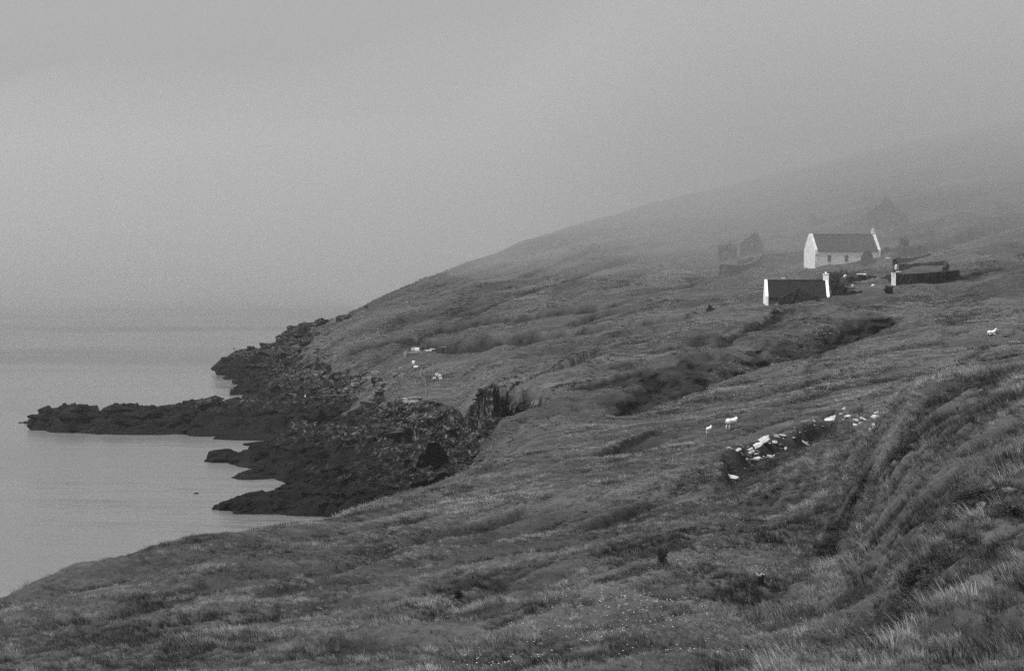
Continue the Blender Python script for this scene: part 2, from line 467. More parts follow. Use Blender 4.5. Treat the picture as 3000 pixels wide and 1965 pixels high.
def make_ground():
    nb = NB('turf_and_rock')
    at = nb.n('ShaderNodeAttribute', attribute_name='rock')
    big = nb.noise(.06, 5, .6, stretch=(.55, 1, 1)); mid = nb.noise(.55, 5, .65, stretch=(.5, 1.2, 1)); fine = nb.noise(5.0, 4, .7)
    s_ = nb.math('ADD', nb.math('MULTIPLY', big, .45), nb.math('ADD', nb.math('MULTIPLY', mid, .35), nb.math('MULTIPLY', fine, .2)))
    g = nb.ramp(s_, [(.36, .022), (.5, .06), (.66, .13)])
    pth = nb.n('ShaderNodeAttribute', attribute_name='track')
    g = nb.mix(pth.outputs['Fac'], g, .035)
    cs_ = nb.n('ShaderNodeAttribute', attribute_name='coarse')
    g = nb.mix(nb.math('MINIMUM', nb.math('MULTIPLY', cs_.outputs['Fac'], 1.8), .85), g, .016)     # heather and bare peat on the cut banks, their shade also painted in
    rn = nb.noise(.8, 4, .6)
    rf = nb.ramp(nb.math('ADD', at.outputs['Fac'], nb.math('MULTIPLY', nb.math('SUBTRACT', rn, .5), .7)), [(.38, 0.0), (.55, 1.0)])
    rc = rock_color(nb)
    col = nb.mix(rf, g, rc)
    bmp = nb.math('ADD', nb.math('MULTIPLY', fine, .5), mid)
    nb.bsdf(col, .92, bmp, .7, .35, .05)
    return nb.m
def make_rock():
    nb = NB('dark_shore_rock')
    b = nb.noise(1.6, 6, .7, stretch=(1, 1, 2.2))
    b2 = nb.noise(6, 4, .7)
    nb.bsdf(rock_color(nb), .8, nb.math('ADD', b, nb.math('MULTIPLY', b2, .4)), 1.0, .6, .06)
    return nb.m
def make_sea():
    nb = NB('sea_water')
    a = nb.noise(.35, 5, .6, stretch=(.35, 1, 1)); b = nb.noise(.05, 4, .55, stretch=(.3, 1, 1)); c = nb.noise(1.5, 3, .6, stretch=(.5, 1, 1))
    e = nb.math('ADD', nb.math('ADD', nb.math('MULTIPLY', a, .5), nb.math('MULTIPLY', b, 2.6)), nb.math('MULTIPLY', c, .12))
    sm = nb.noise(.012, 4, .6, stretch=(.35, 1, 1))
    rgh = nb.ramp(sm, [(.35, .10), (.65, .42)])
    p = nb.bsdf(.14, rgh, e, .7, .8, .5)
    p.inputs['IOR'].default_value = 1.33
    return nb.m
def simple(name, lo, hi, scale, rough=.9, bs=.4, bd=.05, spec=.2, detail=5):
    nb = NB(name); n = nb.noise(scale, detail, .65)
    nb.bsdf(nb.ramp(n, [(.32, lo), (.68, hi)]), rough, n, bs, bd, spec)
    return nb.m
def make_grass():
    nb = NB('grass_blades')
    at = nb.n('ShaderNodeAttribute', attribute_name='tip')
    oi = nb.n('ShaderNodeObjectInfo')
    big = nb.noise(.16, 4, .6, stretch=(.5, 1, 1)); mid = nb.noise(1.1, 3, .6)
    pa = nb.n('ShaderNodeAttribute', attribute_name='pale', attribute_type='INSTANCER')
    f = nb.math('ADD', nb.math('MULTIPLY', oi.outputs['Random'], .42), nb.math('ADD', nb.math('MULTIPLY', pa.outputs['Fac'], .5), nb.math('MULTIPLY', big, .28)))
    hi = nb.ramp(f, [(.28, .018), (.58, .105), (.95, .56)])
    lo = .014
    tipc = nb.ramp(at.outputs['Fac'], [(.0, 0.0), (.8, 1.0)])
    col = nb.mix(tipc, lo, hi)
    d = nb.n('ShaderNodeBsdfDiffuse'); nb.l(col, d.inputs[0])
    t = nb.n('ShaderNodeBsdfTranslucent'); nb.l(col, t.inputs[0])
    gl = nb.n('ShaderNodeBsdfGlossy'); gl.inputs['Roughness'].default_value = .45; gl.inputs[0].default_value = (.5, .5, .5, 1)
    x = nb.n('ShaderNodeMixShader'); x.inputs[0].default_value = .35
    nb.l(d.outputs[0], x.inputs[1]); nb.l(t.outputs[0], x.inputs[2])
    y = nb.n('ShaderNodeMixShader'); y.inputs[0].default_value = .05
    nb.l(x.outputs[0], y.inputs[1]); nb.l(gl.outputs[0], y.inputs[2])
    nb.l(y.outputs[0], nb.out.inputs[0])
    return nb.m
M = dict(ground=make_ground(), rock=make_rock(), sea=make_sea(), grass=make_grass(),
         slab=simple('pale_lichened_stone', .3, .66, 4.0, .8, .5, .05),
         white=simple('limewash', .58, .88, 1.4, .85, .3, .03),
         brightwhite=simple('fresh_white_paint', .80, .88, 1.2, .7, .1, .01),
         slate=simple('dark_roof_felt', .008, .016, 1.5, .85, .3, .03),
         slate2=simple('weathered_slate', .03, .05, 1.5, .8, .4, .05),
         darkstone=simple('damp_dark_stone', .012, .04, 1.8, .92, .9, .15), palestone=simple('grey_stone', .12, .42, 2.5), palerock=simple('pale_shore_rock', .05, .16, 1.3, .9, .6, .1),
         stone=simple('drystone', .02, .12, 1.3, .92, .9, .15),
         wool=simple('wool', .55, .75, 14, .95, .8, .03),
         dirty=simple('dirty_wool', .22, .4, 9, .95, .6, .03),
         black=simple('dark_face_wool', .02, .04, 9, .8, .3, .02),
         glass=simple('window_glass', .02, .04, .8, .25, .1, .01, .5),
         frame=simple('window_frame_paint', .25, .4, 2, .7, .1, .01),
         bark=simple('bush_stem', .04, .08, 4), leaf=simple('bush_leaf', .014, .04, 3, .8),
         petal=simple('daisy_petal', .75, .85, 3, .8, .1, .01),
         rope=simple('pale_rope', .16, .24, 3), concrete=simple('old_concrete', .12, .24, 1.0),
         soil=simple('dark_hole', .015, .03, 1.0))

# ------------------------------------------------------------------ object helpers
def obj(name, me, material=None, parent=None):
    o = bpy.data.objects.new(name, me); COL.objects.link(o)
    if material is not None and me is not None and not me.materials: me.materials.append(material)
    if parent is not None: o.parent = parent
    return o
def tag(o, label=None, cat=None, group=None, kind=None):
    if label: o['label'] = label
    if cat: o['category'] = cat
    if group: o['group'] = group
    if kind: o['kind'] = kind
    return o
def empty(name, loc, rz=0):
    o = bpy.data.objects.new(name, None); COL.objects.link(o)
    o.location = loc; o.rotation_euler = (0, 0, rz); o.empty_display_size = .5
    return o
def from_bm(name, bm):
    me = bpy.data.meshes.new(name); bm.normal_update(); bm.to_mesh(me); bm.free(); return me

# ground
# ledges and overhangs: rock is pushed sideways as well as up
jx = rockm * (1.0 * perlin(GX / 3, fin / 1.1 + GY / 6, 701) + .22 * perlin(GX / 1.1, fin / .5, 702))
jy = rockm * (1.1 * perlin(GX / 2.4 + 9, fin / .9, 703) + .22 * perlin(GX / .9, fin / .45 + 3, 704))
bk = bankm * (1 - rockm) * (GD > 200)      # slumped turf on the cut banks hangs in folds
jx = jx + bk * .9 * perlin(GX / 2.2, fin / 1.0, 705); jy = jy + bk * (1.3 * perlin(GX / 2.6, fin / .8 + 4, 706) + .5 * perlin(GX / 1.0, fin / .4, 707))
def cavern(s, px0, wd, top):
    return np.exp(-((pxs[None, :] - px0 + 7 * woby + 5 * wobx) / wd) ** 2) * sstep(-7, -1.5, s) * (1 - sstep(1.5, 4, s)) * sstep(top, top - 2.2, fin + woby * .5)
jy = jy + 6 * cavern(sc2, 496, 14, 11.0) + 5 * cavern(sc2, 526, 11, 11.2) + 4 * cavern(sc1, 424, 11, 7.6)
jx = np.where(GD > 150, jx, 0); jy = np.where(GD > 150, jy, 0)
gm = grid_mesh('ground', GX + jx, GY + jy, fin)
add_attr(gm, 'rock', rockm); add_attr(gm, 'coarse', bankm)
# worn sheep tracks
track = np.zeros_like(base)
for pix, wd in (([(806, 372), (811, 380), (813, 388), (820, 398)], .5), ([(806, 372), (815, 363), (835, 352), (860, 345)], .5),
                ([(690, 328), (694, 320), (688, 314)], .4), ([(694, 330), (720, 334), (760, 330)], .35),
                ([(800, 305), (810, 315), (832, 322)], .4), ([(560, 365), (630, 356), (687, 344), (716, 335)], .5)):
    pts = [vis(a, b, fin)[:2] for a, b in pix]
    s, al = pdist(pts)
    track = np.maximum(track, np.exp(-((s + woby * .5) / wd) ** 2))
add_attr(gm, 'track', track)
gm.polygons.foreach_set('use_smooth', (rockm[:-1, :-1] < .5).ravel())
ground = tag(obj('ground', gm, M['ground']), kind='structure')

sx = np.concatenate([-np.geomspace(7000, 260, 12), np.linspace(-250, 400, 60), np.geomspace(420, 7000, 10)])
sy = np.concatenate([np.linspace(-300, 120, 6), np.linspace(130, 700, 90), np.geomspace(720, 9000, 20)])
SX, SY = np.meshgrid(sx, sy)
SZ = .06 * fbm(SX / 9, SY / 5, 301, 3)
sea = tag(obj('sea', grid_mesh('sea', SX, SY, SZ), M['sea']), kind='structure')
sea.data.polygons.foreach_set('use_smooth', np.ones(len(sea.data.polygons), dtype=bool))

def G(px, py):
    """ground point seen at that bearing and depression"""
    return Vector(vis(px, py, fin))
def gz(x, y):
    """ground height under a world point"""
    px = 512 + F * x / y
    j = np.interp(px, pxs, np.arange(nc)); j0 = int(min(nc - 2, j)); t = j - j0
    D = GD[:, j0] * (1 - t) + GD[:, j0 + 1] * t
    zz = fin[:, j0] * (1 - t) + fin[:, j0 + 1] * t
    return float(np.interp(y, D, zz))
# ------------------------------------------------------------------ rocks
def hull_template(seed, n=13, sq=(1, .8, .6)):
    r = random.Random(seed)
    b = bmesh.new()
    for _ in range(n):
        v = Vector((r.uniform(-1, 1), r.uniform(-1, 1), r.uniform(-1, 1)))
        v = v * (1.0 / max(.35, (abs(v.x) ** 3 + abs(v.y) ** 3 + abs(v.z) ** 3) ** (1 / 3)))
        b.verts.new((v.x * sq[0], v.y * sq[1], v.z * sq[2]))
    ret = bmesh.ops.convex_hull(b, input=b.verts)
    bmesh.ops.delete(b, geom=list({e for e in ret['geom_interior'] if isinstance(e, bmesh.types.BMVert)}), context='VERTS')
    b.verts.ensure_lookup_table(); b.verts.index_update()
    V = np.array([v.co[:] for v in b.verts]); Fs = [[v.index for v in f.verts] for f in b.faces]
    b.free(); return V, Fs
HT = [hull_template(100 + i, 9 + i % 6, (1, .45 + .05 * (i % 5), .35 + .06 * (i % 4))) for i in range(14)]
def hull_join(items, bedded=False):
    """items: (x, y, z, size, rz, tilt x, tilt y) -> one mesh"""
    Vs, Fs, off = [], [], 0
    for k, (x, y, z, sz, rz, tx, ty) in enumerate(items):
        V, Fc = HT[k % len(HT)]
        Mx = (Matrix.Rotation(rz, 3, 'Z') @ Matrix.Rotation(ty, 3, 'Y') @ Matrix.Rotation(tx, 3, 'X'))
        W = (V * (1.7, 1, .8) if bedded else V) @ np.array(Mx).T * sz + np.array((x, y, z))
        Vs.append(W); Fs += [[i + off for i in f] for f in Fc]; off += len(V)
    me_ = bpy.data.meshes.new('rock'); me_.from_pydata(np.concatenate(Vs).tolist(), [], Fs); me_.update(); return me_

def rock_ridge(name, line_, label, seed, nchunk=60, csize=(.5, 1.6)):
    """a bedded ridge of rock rising out of the sea: line_ = (px, D, height, half width)"""
    P = np.array([((a - 512) / F * D, D, hh, wd) for a, D, hh, wd in line_])
    sl = np.concatenate([[0], np.cumsum(np.hypot(np.diff(P[:, 0]), np.diff(P[:, 1])))])
    ns = int(sl[-1] / .28) + 2
    s = np.linspace(0, sl[-1], ns); t = np.linspace(-1.15, 1.15, 76)
    cx, cy2, hh, wd = (np.interp(s, sl, P[:, k]) for k in range(4))
    tx = np.gradient(cx, s); ty = np.gradient(cy2, s); nn = np.hypot(tx, ty); tx /= nn; ty /= nn
    X = cx[:, None] + t[None, :] * wd[:, None] * -ty[:, None]
    Y = cy2[:, None] + t[None, :] * wd[:, None] * tx[:, None]
    prof = 1 - np.abs(t[None, :]) ** 2.0
    Z = hh[:, None] * prof + rock_relief(X + seed * 31, Y) * .9 * np.clip(prof * 1.4 + .2, 0, 1) * np.clip(hh[:, None] / 2.5, .25, 1.1)
    Z = np.where(prof < 0, -1.5, Z)
    X = X + .35 * perlin(X / 1.3, Y / 1.3, seed); Y = Y + .35 * perlin(X / 1.3, Y / 1.3, seed + 1)
    o = obj(name, grid_mesh(name, X, Y, Z), M['rock'])
    tag(o, label, 'rock')
    it = []
    r = random.Random(seed)
    for _ in range(nchunk * 2):
        i = r.randrange(2, ns - 2); j = r.randrange(10, 66)
        sz = r.uniform(*csize) * min(1, hh[i] / 2.6 + .25)
        it.append((X[i, j], Y[i, j], Z[i, j] - .15 * sz, sz, R(28) + r.uniform(-.3, .3), r.uniform(.3, .8), r.uniform(-.35, .15)))
    b = obj('boulder_cover', hull_join(it, True), M['rock'], o); b['kind'] = 'stuff'
    return o
rock_ridge('rocky_spit', [(42, 352, .9, 3.2), (50, 351, 2.6, 4.5), (60, 351, .9, 4), (66, 351, 3.5, 6), (78, 350, 3.5, 8), (92, 350, 1.9, 9), (118, 350, 2.9, 11), (143, 350, 2.7, 12), (160, 350, 2.0, 12), (178, 351, 2.9, 13),
            (198, 352, 3.9, 15), (214, 352, 3.6, 17), (229, 354, 3.9, 19), (260, 356, 4.0, 24), (300, 356, 3.6, 28), (345, 352, 2.6, 26)],
           'long dark jagged rock spit reaching far out to the left into the sea', 3, 240, (.5, 1.9))
rock_ridge('rocky_point', [(249, 300, .8, 2.5), (256, 299, 1.5, 5), (264, 298, 2.4, 7), (275, 297, 2.8, 9), (290, 296, 3.7, 10), (320, 293, 4.4, 11), (360, 290, 5.4, 12), (400, 284, 6.0, 12), (430, 276, 5.5, 11), (455, 266, 5.5, 9)],
           'steep black rock point between the long spit and the nearest one', 5, 220, (.5, 1.6))
rock_ridge('rock_tongue', [(236, 277, .35, 1.5), (252, 276, .9, 3), (272, 279, 1.2, 4), (300, 279, 1.5, 5), (340, 272, 2.0, 8), (370, 268, 2, 9)],
           'low flat rock tongue awash below the steep black point', 7, 80, (.3, .8))
rock_ridge('rocky_spit', [(226, 241, .4, 1.2), (232, 242, 1.1, 3), (244, 242, 1.2, 4), (258, 242, 1.3, 4), (287, 243, 1.5, 6), (320, 243, 2.2, 7), (360, 242, 3.0, 7), (400, 238, 3.8, 7), (430, 232, 4.4, 7)],
           'nearest black rock spit just above the grassy edge', 9, 200, (.4, 1.2))
rock_ridge('rock_lobe', [(260, 249, .9, 1.3), (268, 249, .6, 2.0), (284, 249, 1.3, 3.0), (300, 251, 2.4, 4), (330, 254, 3.4, 6), (370, 257, 4.4, 8), (400, 258, 5.4, 8), (430, 256, 6, 8)],
           'rounded black rock lobe rising behind the nearest spit', 13, 110, (.4, 1.1))
def boulder(name, px, D, L, H, label, seed, rz=0.0, z=None, m_=None, cat='rock', group=None, W=None):
    b = bmesh.new()
    bmesh.ops.create_icosphere(b, subdivisions=3, radius=1)
    for v in b.verts:
        c = v.co
        k = max(abs(c.x), abs(c.y), abs(c.z))
        c *= (1.0 / k) * .35 + .65
        q = np.array([c.x * 2.1 + seed]), np.array([c.y * 2.1 + c.z * 1.7])
        d = float(perlin(*q, seed)[0]) * .22 + float(blocks(q[0] * 1.3, q[1] * 1.3, seed)[0] - .5) * .3
        v.co = c * (1 + d)
        v.co.x *= L / 2; v.co.y *= (W or L * .6) / 2; v.co.z *= H
    o = obj(name, from_bm(name, b), m_ or M['rock'])
    x = (px - 512) / F * D
    o.location = (x, D, 0 if z is None else z); o.rotation_euler = (0, 0, rz)
    tag(o, label, cat, group)
    return o
boulder('sea_rock', 224, 296, 5.2, 1.7, 'long rounded black rock in the water off the steep point', 17, .05)
boulder('sea_rock', 245, 294, 2.1, 1.9, 'upright block of black rock beside the long rounded one', 19, .4)
boulder('sea_rock', 208, 296, 1.1, .45, 'small dark stone at the outer end of the rounded sea rock', 23)
boulder('sea_rock', 28, 360, 1.8, .42, 'tiny low rock breaking the surface beyond the long spit', 29)
boulder('sea_rock', 21, 361, .9, .2, 'smallest scrap of rock, farthest left in the water', 30)
boulder('sea_rock', 256, 257, .7, .35, 'small round stone in the water by the rounded lobe', 31)
boulder('sea_rock', 240, 430, 1.6, .35, 'low wet rock in the small inlet below the headland', 37)
boulder('sea_rock', 239, 446, 1.2, .3, 'thin wet rock just off the headland shore', 39)
boulder('sea_rock', 196, 258, .6, .12, 'flat dark scrap of rock awash left of the nearest spit', 40)
# loose angular rock over all rocky ground, merged: nobody could count it
items = []
jj = np.where((pxs > 215) & (pxs < 620))[0]
rr2 = np.random.default_rng(5)
cand = 0
Wt = np.clip(rockm, 0, 1) * ((fin > -.6) & (GD > 200) & (GD < 540))
ii_, jj_ = np.nonzero(Wt > .5)
sel = rr2.choice(len(ii_), 1700, replace=False)
for k in sel:
    i, j = ii_[k], jj_[k]
    sz = float(.3 + 1.15 * rr2.random() ** 2.0) * (1.0 + .9 * (GD[i, j] > 430)) * (1.6 if rr2.random() < .06 else 1)
    items.append((GX[i, j], GY[i, j], fin[i, j] - .1 * sz, sz, R(28) + rr2.uniform(-.3, .3), rr2.uniform(.2, .7), rr2.uniform(-.3, .15)))
tag(obj('loose_rock', hull_join(items, True), M['rock']), 'angular dark rock littering the shore and cliff foot', 'rocks', kind='stuff')
# crags standing on the headland skyline
for k, (px, py, L, H, lab) in enumerate([(262, 356, 5.5, 2.2, 'rounded crag nearest the tip of the headland skyline'), (284, 344, 4, 2.0, 'crag on the headland skyline above the rounded one'),
        (303, 333, 4, 2.4, 'square crag standing on the headland skyline'), (322, 322, 4.5, 1.6, 'crag on the headland skyline, just below the broad flat one'),
        (345, 317, 6, 1.3, 'broad flat crag on the headland skyline'), (366, 306, 1.6, 1.1, 'small knob of rock alone on the upper headland skyline')]):
    p = G(px, py + 2)
    boulder('crag', px, p.y, L, H, lab, 50 + k, .3 * k, p.z - .2)

# ------------------------------------------------------------------ buildings
def box_bm(bm, x0, x1, y0, y1, z0, z1):
    vs_ = [bm.verts.new(c) for c in ((x0, y0, z0), (x1, y0, z0), (x1, y1, z0), (x0, y1, z0), (x0, y0, z1), (x1, y0, z1), (x1, y1, z1), (x0, y1, z1))]
    for f in ((0, 3, 2, 1), (4, 5, 6, 7), (0, 1, 5, 4), (1, 2, 6, 5), (2, 3, 7, 6), (3, 0, 4, 7)): bm.faces.new([vs_[i] for i in f])
def box(name, x0, x1, y0, y1, z0, z1, m_, parent):
    b = bmesh.new(); box_bm(b, x0, x1, y0, y1, z0, z1); return obj(name, from_bm(name, b), m_, parent)
def prism(name, outline, x0, x1, m_, parent):
    """outline in (y, z) extruded along x"""
    b = bmesh.new()
    A = [b.verts.new((x0, y, z)) for y, z in outline]; B = [b.verts.new((x1, y, z)) for y, z in outline]
    n = len(outline)
    b.faces.new(A[::-1]); b.faces.new(B)
    for i in range(n): b.faces.new((A[i], A[(i + 1) % n], B[(i + 1) % n], B[i]))
    bmesh.ops.recalc_face_normals(b, faces=b.faces)
    return obj(name, from_bm(name, b), m_, parent)
def wall_with_holes(name, x0, x1, y0, th, z0, z1, holes, m_, parent):
    b = bmesh.new()
    xs = sorted({x0, x1} | {h_[0] for h_ in holes} | {h_[1] for h_ in holes})
    for a, c in zip(xs[:-1], xs[1:]):
        hs = [h_ for h_ in holes if h_[0] <= a + 1e-6 and h_[1] >= c - 1e-6]
        if not hs: box_bm(b, a, c, y0, y0 + th, z0, z1)
        else:
            hz0, hz1 = hs[0][2], hs[0][3]
            box_bm(b, a, c, y0, y0 + th, z0, hz0); box_bm(b, a, c, y0, y0 + th, hz1, z1)
    bmesh.ops.remove_doubles(b, verts=b.verts, dist=1e-4)
    return obj(name, from_bm(name, b), m_, parent)

def cottage(name, label, x, y, zbase, rz, L, dep, eave, ridge_, m_wall, m_roof, m_gable, gth, raise_, windows, chim, foot=3.0, front=True):
    root = tag(empty(name, (x, y, zbase), rz), label, 'house')
    hd = dep / 2
    for k, gx in enumerate((0, L - gth)):
        out = [(-.02, -foot), (-.02, eave + raise_ * .6), (-.02 + .0, eave + raise_), (hd - .28, ridge_ + raise_ + .05), (hd + .28, ridge_ + raise_ + .05), (dep + .02, eave + raise_), (dep + .02, -foot)]
        out.pop(1)
        prism('gable_wall', out, gx, gx + gth, m_gable, root)
    wall_with_holes('front_wall', gth, L - gth, .06, .5, -foot, eave - .02, windows, m_wall, root)
    box('back_wall', gth, L - gth, dep - .56, dep - .06, -foot, eave - .02, m_wall, root)
    for (a, bz) in ((-.16, hd), (dep + .16, hd)):
        sl_ = (ridge_ - eave) / hd
        z_e = eave - .16 * sl_
        b = bmesh.new()
        q = [b.verts.new(c) for c in ((gth + .004, a, z_e), (L - gth - .004, a, z_e), (L - gth - .004, bz, ridge_), (gth + .004, bz, ridge_))]
        f = b.faces.new(q)
        r_ = bmesh.ops.extrude_face_region(b, geom=[f])
        for v in [g for g in r_['geom'] if isinstance(g, bmesh.types.BMVert)]: v.co.z += .13
        bmesh.ops.recalc_face_normals(b, faces=b.faces)
        # sag and unevenness of old roof
        bmesh.ops.subdivide_edges(b, edges=b.edges, cuts=4, use_grid_fill=True)
        for v in b.verts: v.co.z += .03 * math.sin(v.co.x * 1.3) * math.cos(v.co.y * 1.7) - .05 * math.sin(math.pi * v.co.x / L)
        obj('roof', from_bm('roof', b), m_roof, root)
    box('roof_ridge', gth + .01, L - gth - .01, hd - .12, hd + .12, ridge_ + .02, ridge_ + .16, m_roof, root)
    for (wx0, wx1, wz0, wz1) in windows:
        fr = bmesh.new(); t_ = .07
        box_bm(fr, wx0, wx0 + t_, .26, .34, wz0, wz1); box_bm(fr, wx1 - t_, wx1, .26, .34, wz0, wz1)
        box_bm(fr, wx0 + t_, wx1 - t_, .26, .34, wz1 - t_, wz1); box_bm(fr, wx0 + t_, wx1 - t_, .26, .34, wz0, wz0 + t_)
        zc = (wz0 + wz1) / 2; box_bm(fr, wx0 + t_, wx1 - t_, .265, .335, zc - .03, zc + .03)
        wo_ = obj('window', from_bm('window', fr), M['frame'], root)
        for za, zb in ((wz0 + t_, zc - .03), (zc + .03, wz1 - t_)):
            box('pane', wx0 + t_ + .002, wx1 - t_ - .002, .29, .305, za + .002, zb - .002, M['glass'], wo_)
        box('sill', wx0 - .08, wx1 + .08, .0, .26, wz0 - .07, wz0 - .003, m_wall, wo_)
    if chim:
        cx0, cx1, cz = chim
        c = box('chimney', cx0, cx1, hd - .42, hd + .42, ridge_ + raise_ - .12, cz, m_gable, root)
        box('chimney_cap', cx0 - .06, cx1 + .06, hd - .48, hd + .48, cz + .003, cz + .12, m_gable, c)
        b = bmesh.new(); bmesh.ops.create_cone(b, cap_ends=True, segments=10, radius1=.14, radius2=.1, depth=.34)
        p_ = obj('chimney_pot', from_bm('chimney_pot', b), m_gable, c); p_.location = ((cx0 + cx1) / 2, hd, cz + .29)
    return root
# white cottage up the slope
sc_ = 398 / F
a15 = R(15)
wc = cottage('cottage', 'whitewashed cottage with grey roof and two front windows, highest on the slope', (815 - 512) * sc_, 398, 27.9, a15, 14.3, 5.5, 3.25, 6.45, M['white'], M['slate2'], M['white'], .55, .18,
             [(2.75, 3.65, .95, 2.3), (6.45, 7.35, .95, 2.3)], (13.7, 14.25, 7.35))
# blocked strip of paler, bare stone at the left gable's shoulder
box('kneeler', .0, .62, -.14, -.025, 2.55, 3.1, M['white'], wc)
# dark cottage lower down with bright white gables
lc = cottage('cottage', 'dark roofed cottage with bright white gable ends and white chimney, lower on the slope', (765.6 - 512) * 337 / F, 337, 21.9, R(-3), 10.75, 5.2, 1.5, 4.25, M['stone'], M['slate'], M['brightwhite'], .46, .17,
             [], (9.95, 10.85, 5.35))
def ruin_wall(name, pts, th, m_, parent=None, seed=0, base_z=None, foot=2.0, jag=.35):
    """wall along plan points (x, y, top z): uneven broken top, thick, rough faces"""
    Vs, Fs = [], []
    P = np.array(pts, float)
    sl = np.concatenate([[0], np.cumsum(np.hypot(np.diff(P[:, 0]), np.diff(P[:, 1])))])
    n = max(3, int(sl[-1] / .45) + 1); s = np.linspace(0, sl[-1], n)
    x, y, z = (np.interp(s, sl, P[:, k]) for k in range(3))
    tx = np.gradient(x, s); ty = np.gradient(y, s); q = np.hypot(tx, ty); tx /= q; ty /= q
    z = z + jag * (blocks(s / .9 + seed * 7.3, s * 0 + .5, 60 + seed) - .6)
    nz = 6
    r = np.random.default_rng(900 + seed)
    def col(sg):
        out = []
        for k in range(nz):
            f = k / (nz - 1); zz = z * f + (np.array([gz(a, b) for a, b in zip(x, y)]) - foot) * (1 - f)
            off = sg * th / 2 * (1.12 - .15 * f) + r.uniform(-.07, .07, n)
            out.append(np.stack([x - ty * off, y + tx * off, zz], -1))
        return out
    A = col(-1); B = col(1)[::-1]
    ring = A + B; m_r = len(ring)
    V = np.stack(ring, 1).reshape(-1, 3)
    for i in range(n - 1):
        for k in range(m_r):
            a = i * m_r + k; b_ = i * m_r + (k + 1) % m_r
            Fs.append((a, b_, b_ + m_r, a + m_r))
    Fs.append(tuple(range(m_r))[::-1]); Fs.append(tuple((n - 1) * m_r + k for k in range(m_r)))
    me_ = bpy.data.meshes.new(name); me_.from_pydata(V.tolist(), [], Fs); me_.update()
    return obj(name, me_, m_, parent)
def W3(px, D, py): return ((px - 512) / F * D, D, zrow(py, D))
def wall_thing(name, label, pts, th=.6, m_=None, seed=0, jag=.35, cat='wall', group=None, foot=2.0):
    o = ruin_wall(name, [W3(*p) for p in pts], th, m_ or M['stone'], None, seed, foot=foot, jag=jag)
    return tag(o, label, cat, group)
def ruin(name, label, walls, cat='ruin', group=None):
    x, y, z = W3(*walls[0][1][0])
    root = tag(empty(name, (0, 0, 0)), label, cat, group)
    for k, (nm, pts, th, jag, m_) in enumerate(walls):
        ruin_wall(nm, [W3(*p) for p in pts], th, M[m_], root, len(nm) + k * 3 + int(x) % 7, jag=jag)
    return root
# broken gable and low front walls standing in front of the dark cottage


ruin('ruined_gable', 'low dark broken stone gable standing against the front of the dark cottage',
     [('gable_wall', [(778.5, 332.0, 298.5), (789, 332.2, 292.4), (797.5, 332.4, 287.6), (808, 332.4, 292.5), (820, 332.4, 297)], .6, .15, 'darkstone')])
ruin('lean_to_ruin', 'roofless dark stone shed joined to the right end of the dark cottage',
     [('front_wall', [(832, 339, 285), (842, 339.5, 284), (846, 340, 290), (862, 340.5, 290.5)], .6, .35, 'darkstone'), ('side_wall', [(842.5, 340.4, 281), (842, 346, 278)], .6, .5, 'darkstone')])
wall_thing('field_wall', 'low stone enclosure wall with pale stones on top, right of the dark cottage', [(846, 344, 287.5), (862, 345, 287.2), (876, 346, 286), (888, 347, 286)], .7, None, 3, .5)
wall_thing('field_wall', 'low dark wall along the upper side of the little enclosure', [(846, 366, 277.5), (856, 367, 275.5), (868, 368, 274.5), (876, 368, 275)], .7, M['darkstone'], 4, .5)
wall_thing('field_wall', 'short dark wall stub left of the white speckled gable end', [(882, 360, 277), (888, 358, 275.5), (892, 354, 274)], .7, M['darkstone'], 5, .3)
# ruined house with white strip
ruin('ruined_house', 'long low dark ruin with one narrow white gable strip, right of the enclosure',
     [('gable_wall', [(891.7, 347, 272), (895.4, 347, 272)], .7, .08, 'white'),
      ('front_wall', [(896.4, 347.3, 274), (915, 348, 273), (935, 350, 271.5), (958, 354, 270)], .8, .12, 'darkstone'),
      ('chimney_stack', [(893.5, 366, 258), (897.0, 366, 258.5)], .9, .3, 'darkstone'),
      ('back_wall', [(899, 372, 263.5), (915, 372, 263), (930, 371, 262), (946, 370, 260.5)], .7, .3, 'darkstone'),
      ('end_wall', [(946.5, 369, 260.5), (944, 360, 267)], .6, .3, 'darkstone')])
# gabled stub before the white cottage
ruin('ruined_outhouse', 'dark stone gable of a roofless outhouse in front of the white cottage',
     [('gable_wall', [(861, 393, 256), (864.5, 393, 251.5), (867.5, 393, 248.6), (870, 393, 250), (872.3, 393.3, 257)], .6, .12, 'stone'),
      ('side_wall', [(872.6, 394, 258), (875, 396, 259), (884, 397, 260), (893, 397, 258)], .6, .4, 'stone')])
wall_thing('field_wall', 'ragged dark wall running uphill from the white cottage to the right', [(880, 404, 249), (892, 405, 248), (900, 405, 246), (910, 406, 247), (919, 406, 244.5), (926, 407, 245.5)], .9, None, 7, .9)
wall_thing('field_wall', 'broken wall below the ragged one, right of the outhouse', [(893, 385, 258), (905, 386, 257.5), (918, 387, 255.5), (930, 388, 253.5)], .8, M['darkstone'], 8, .5)
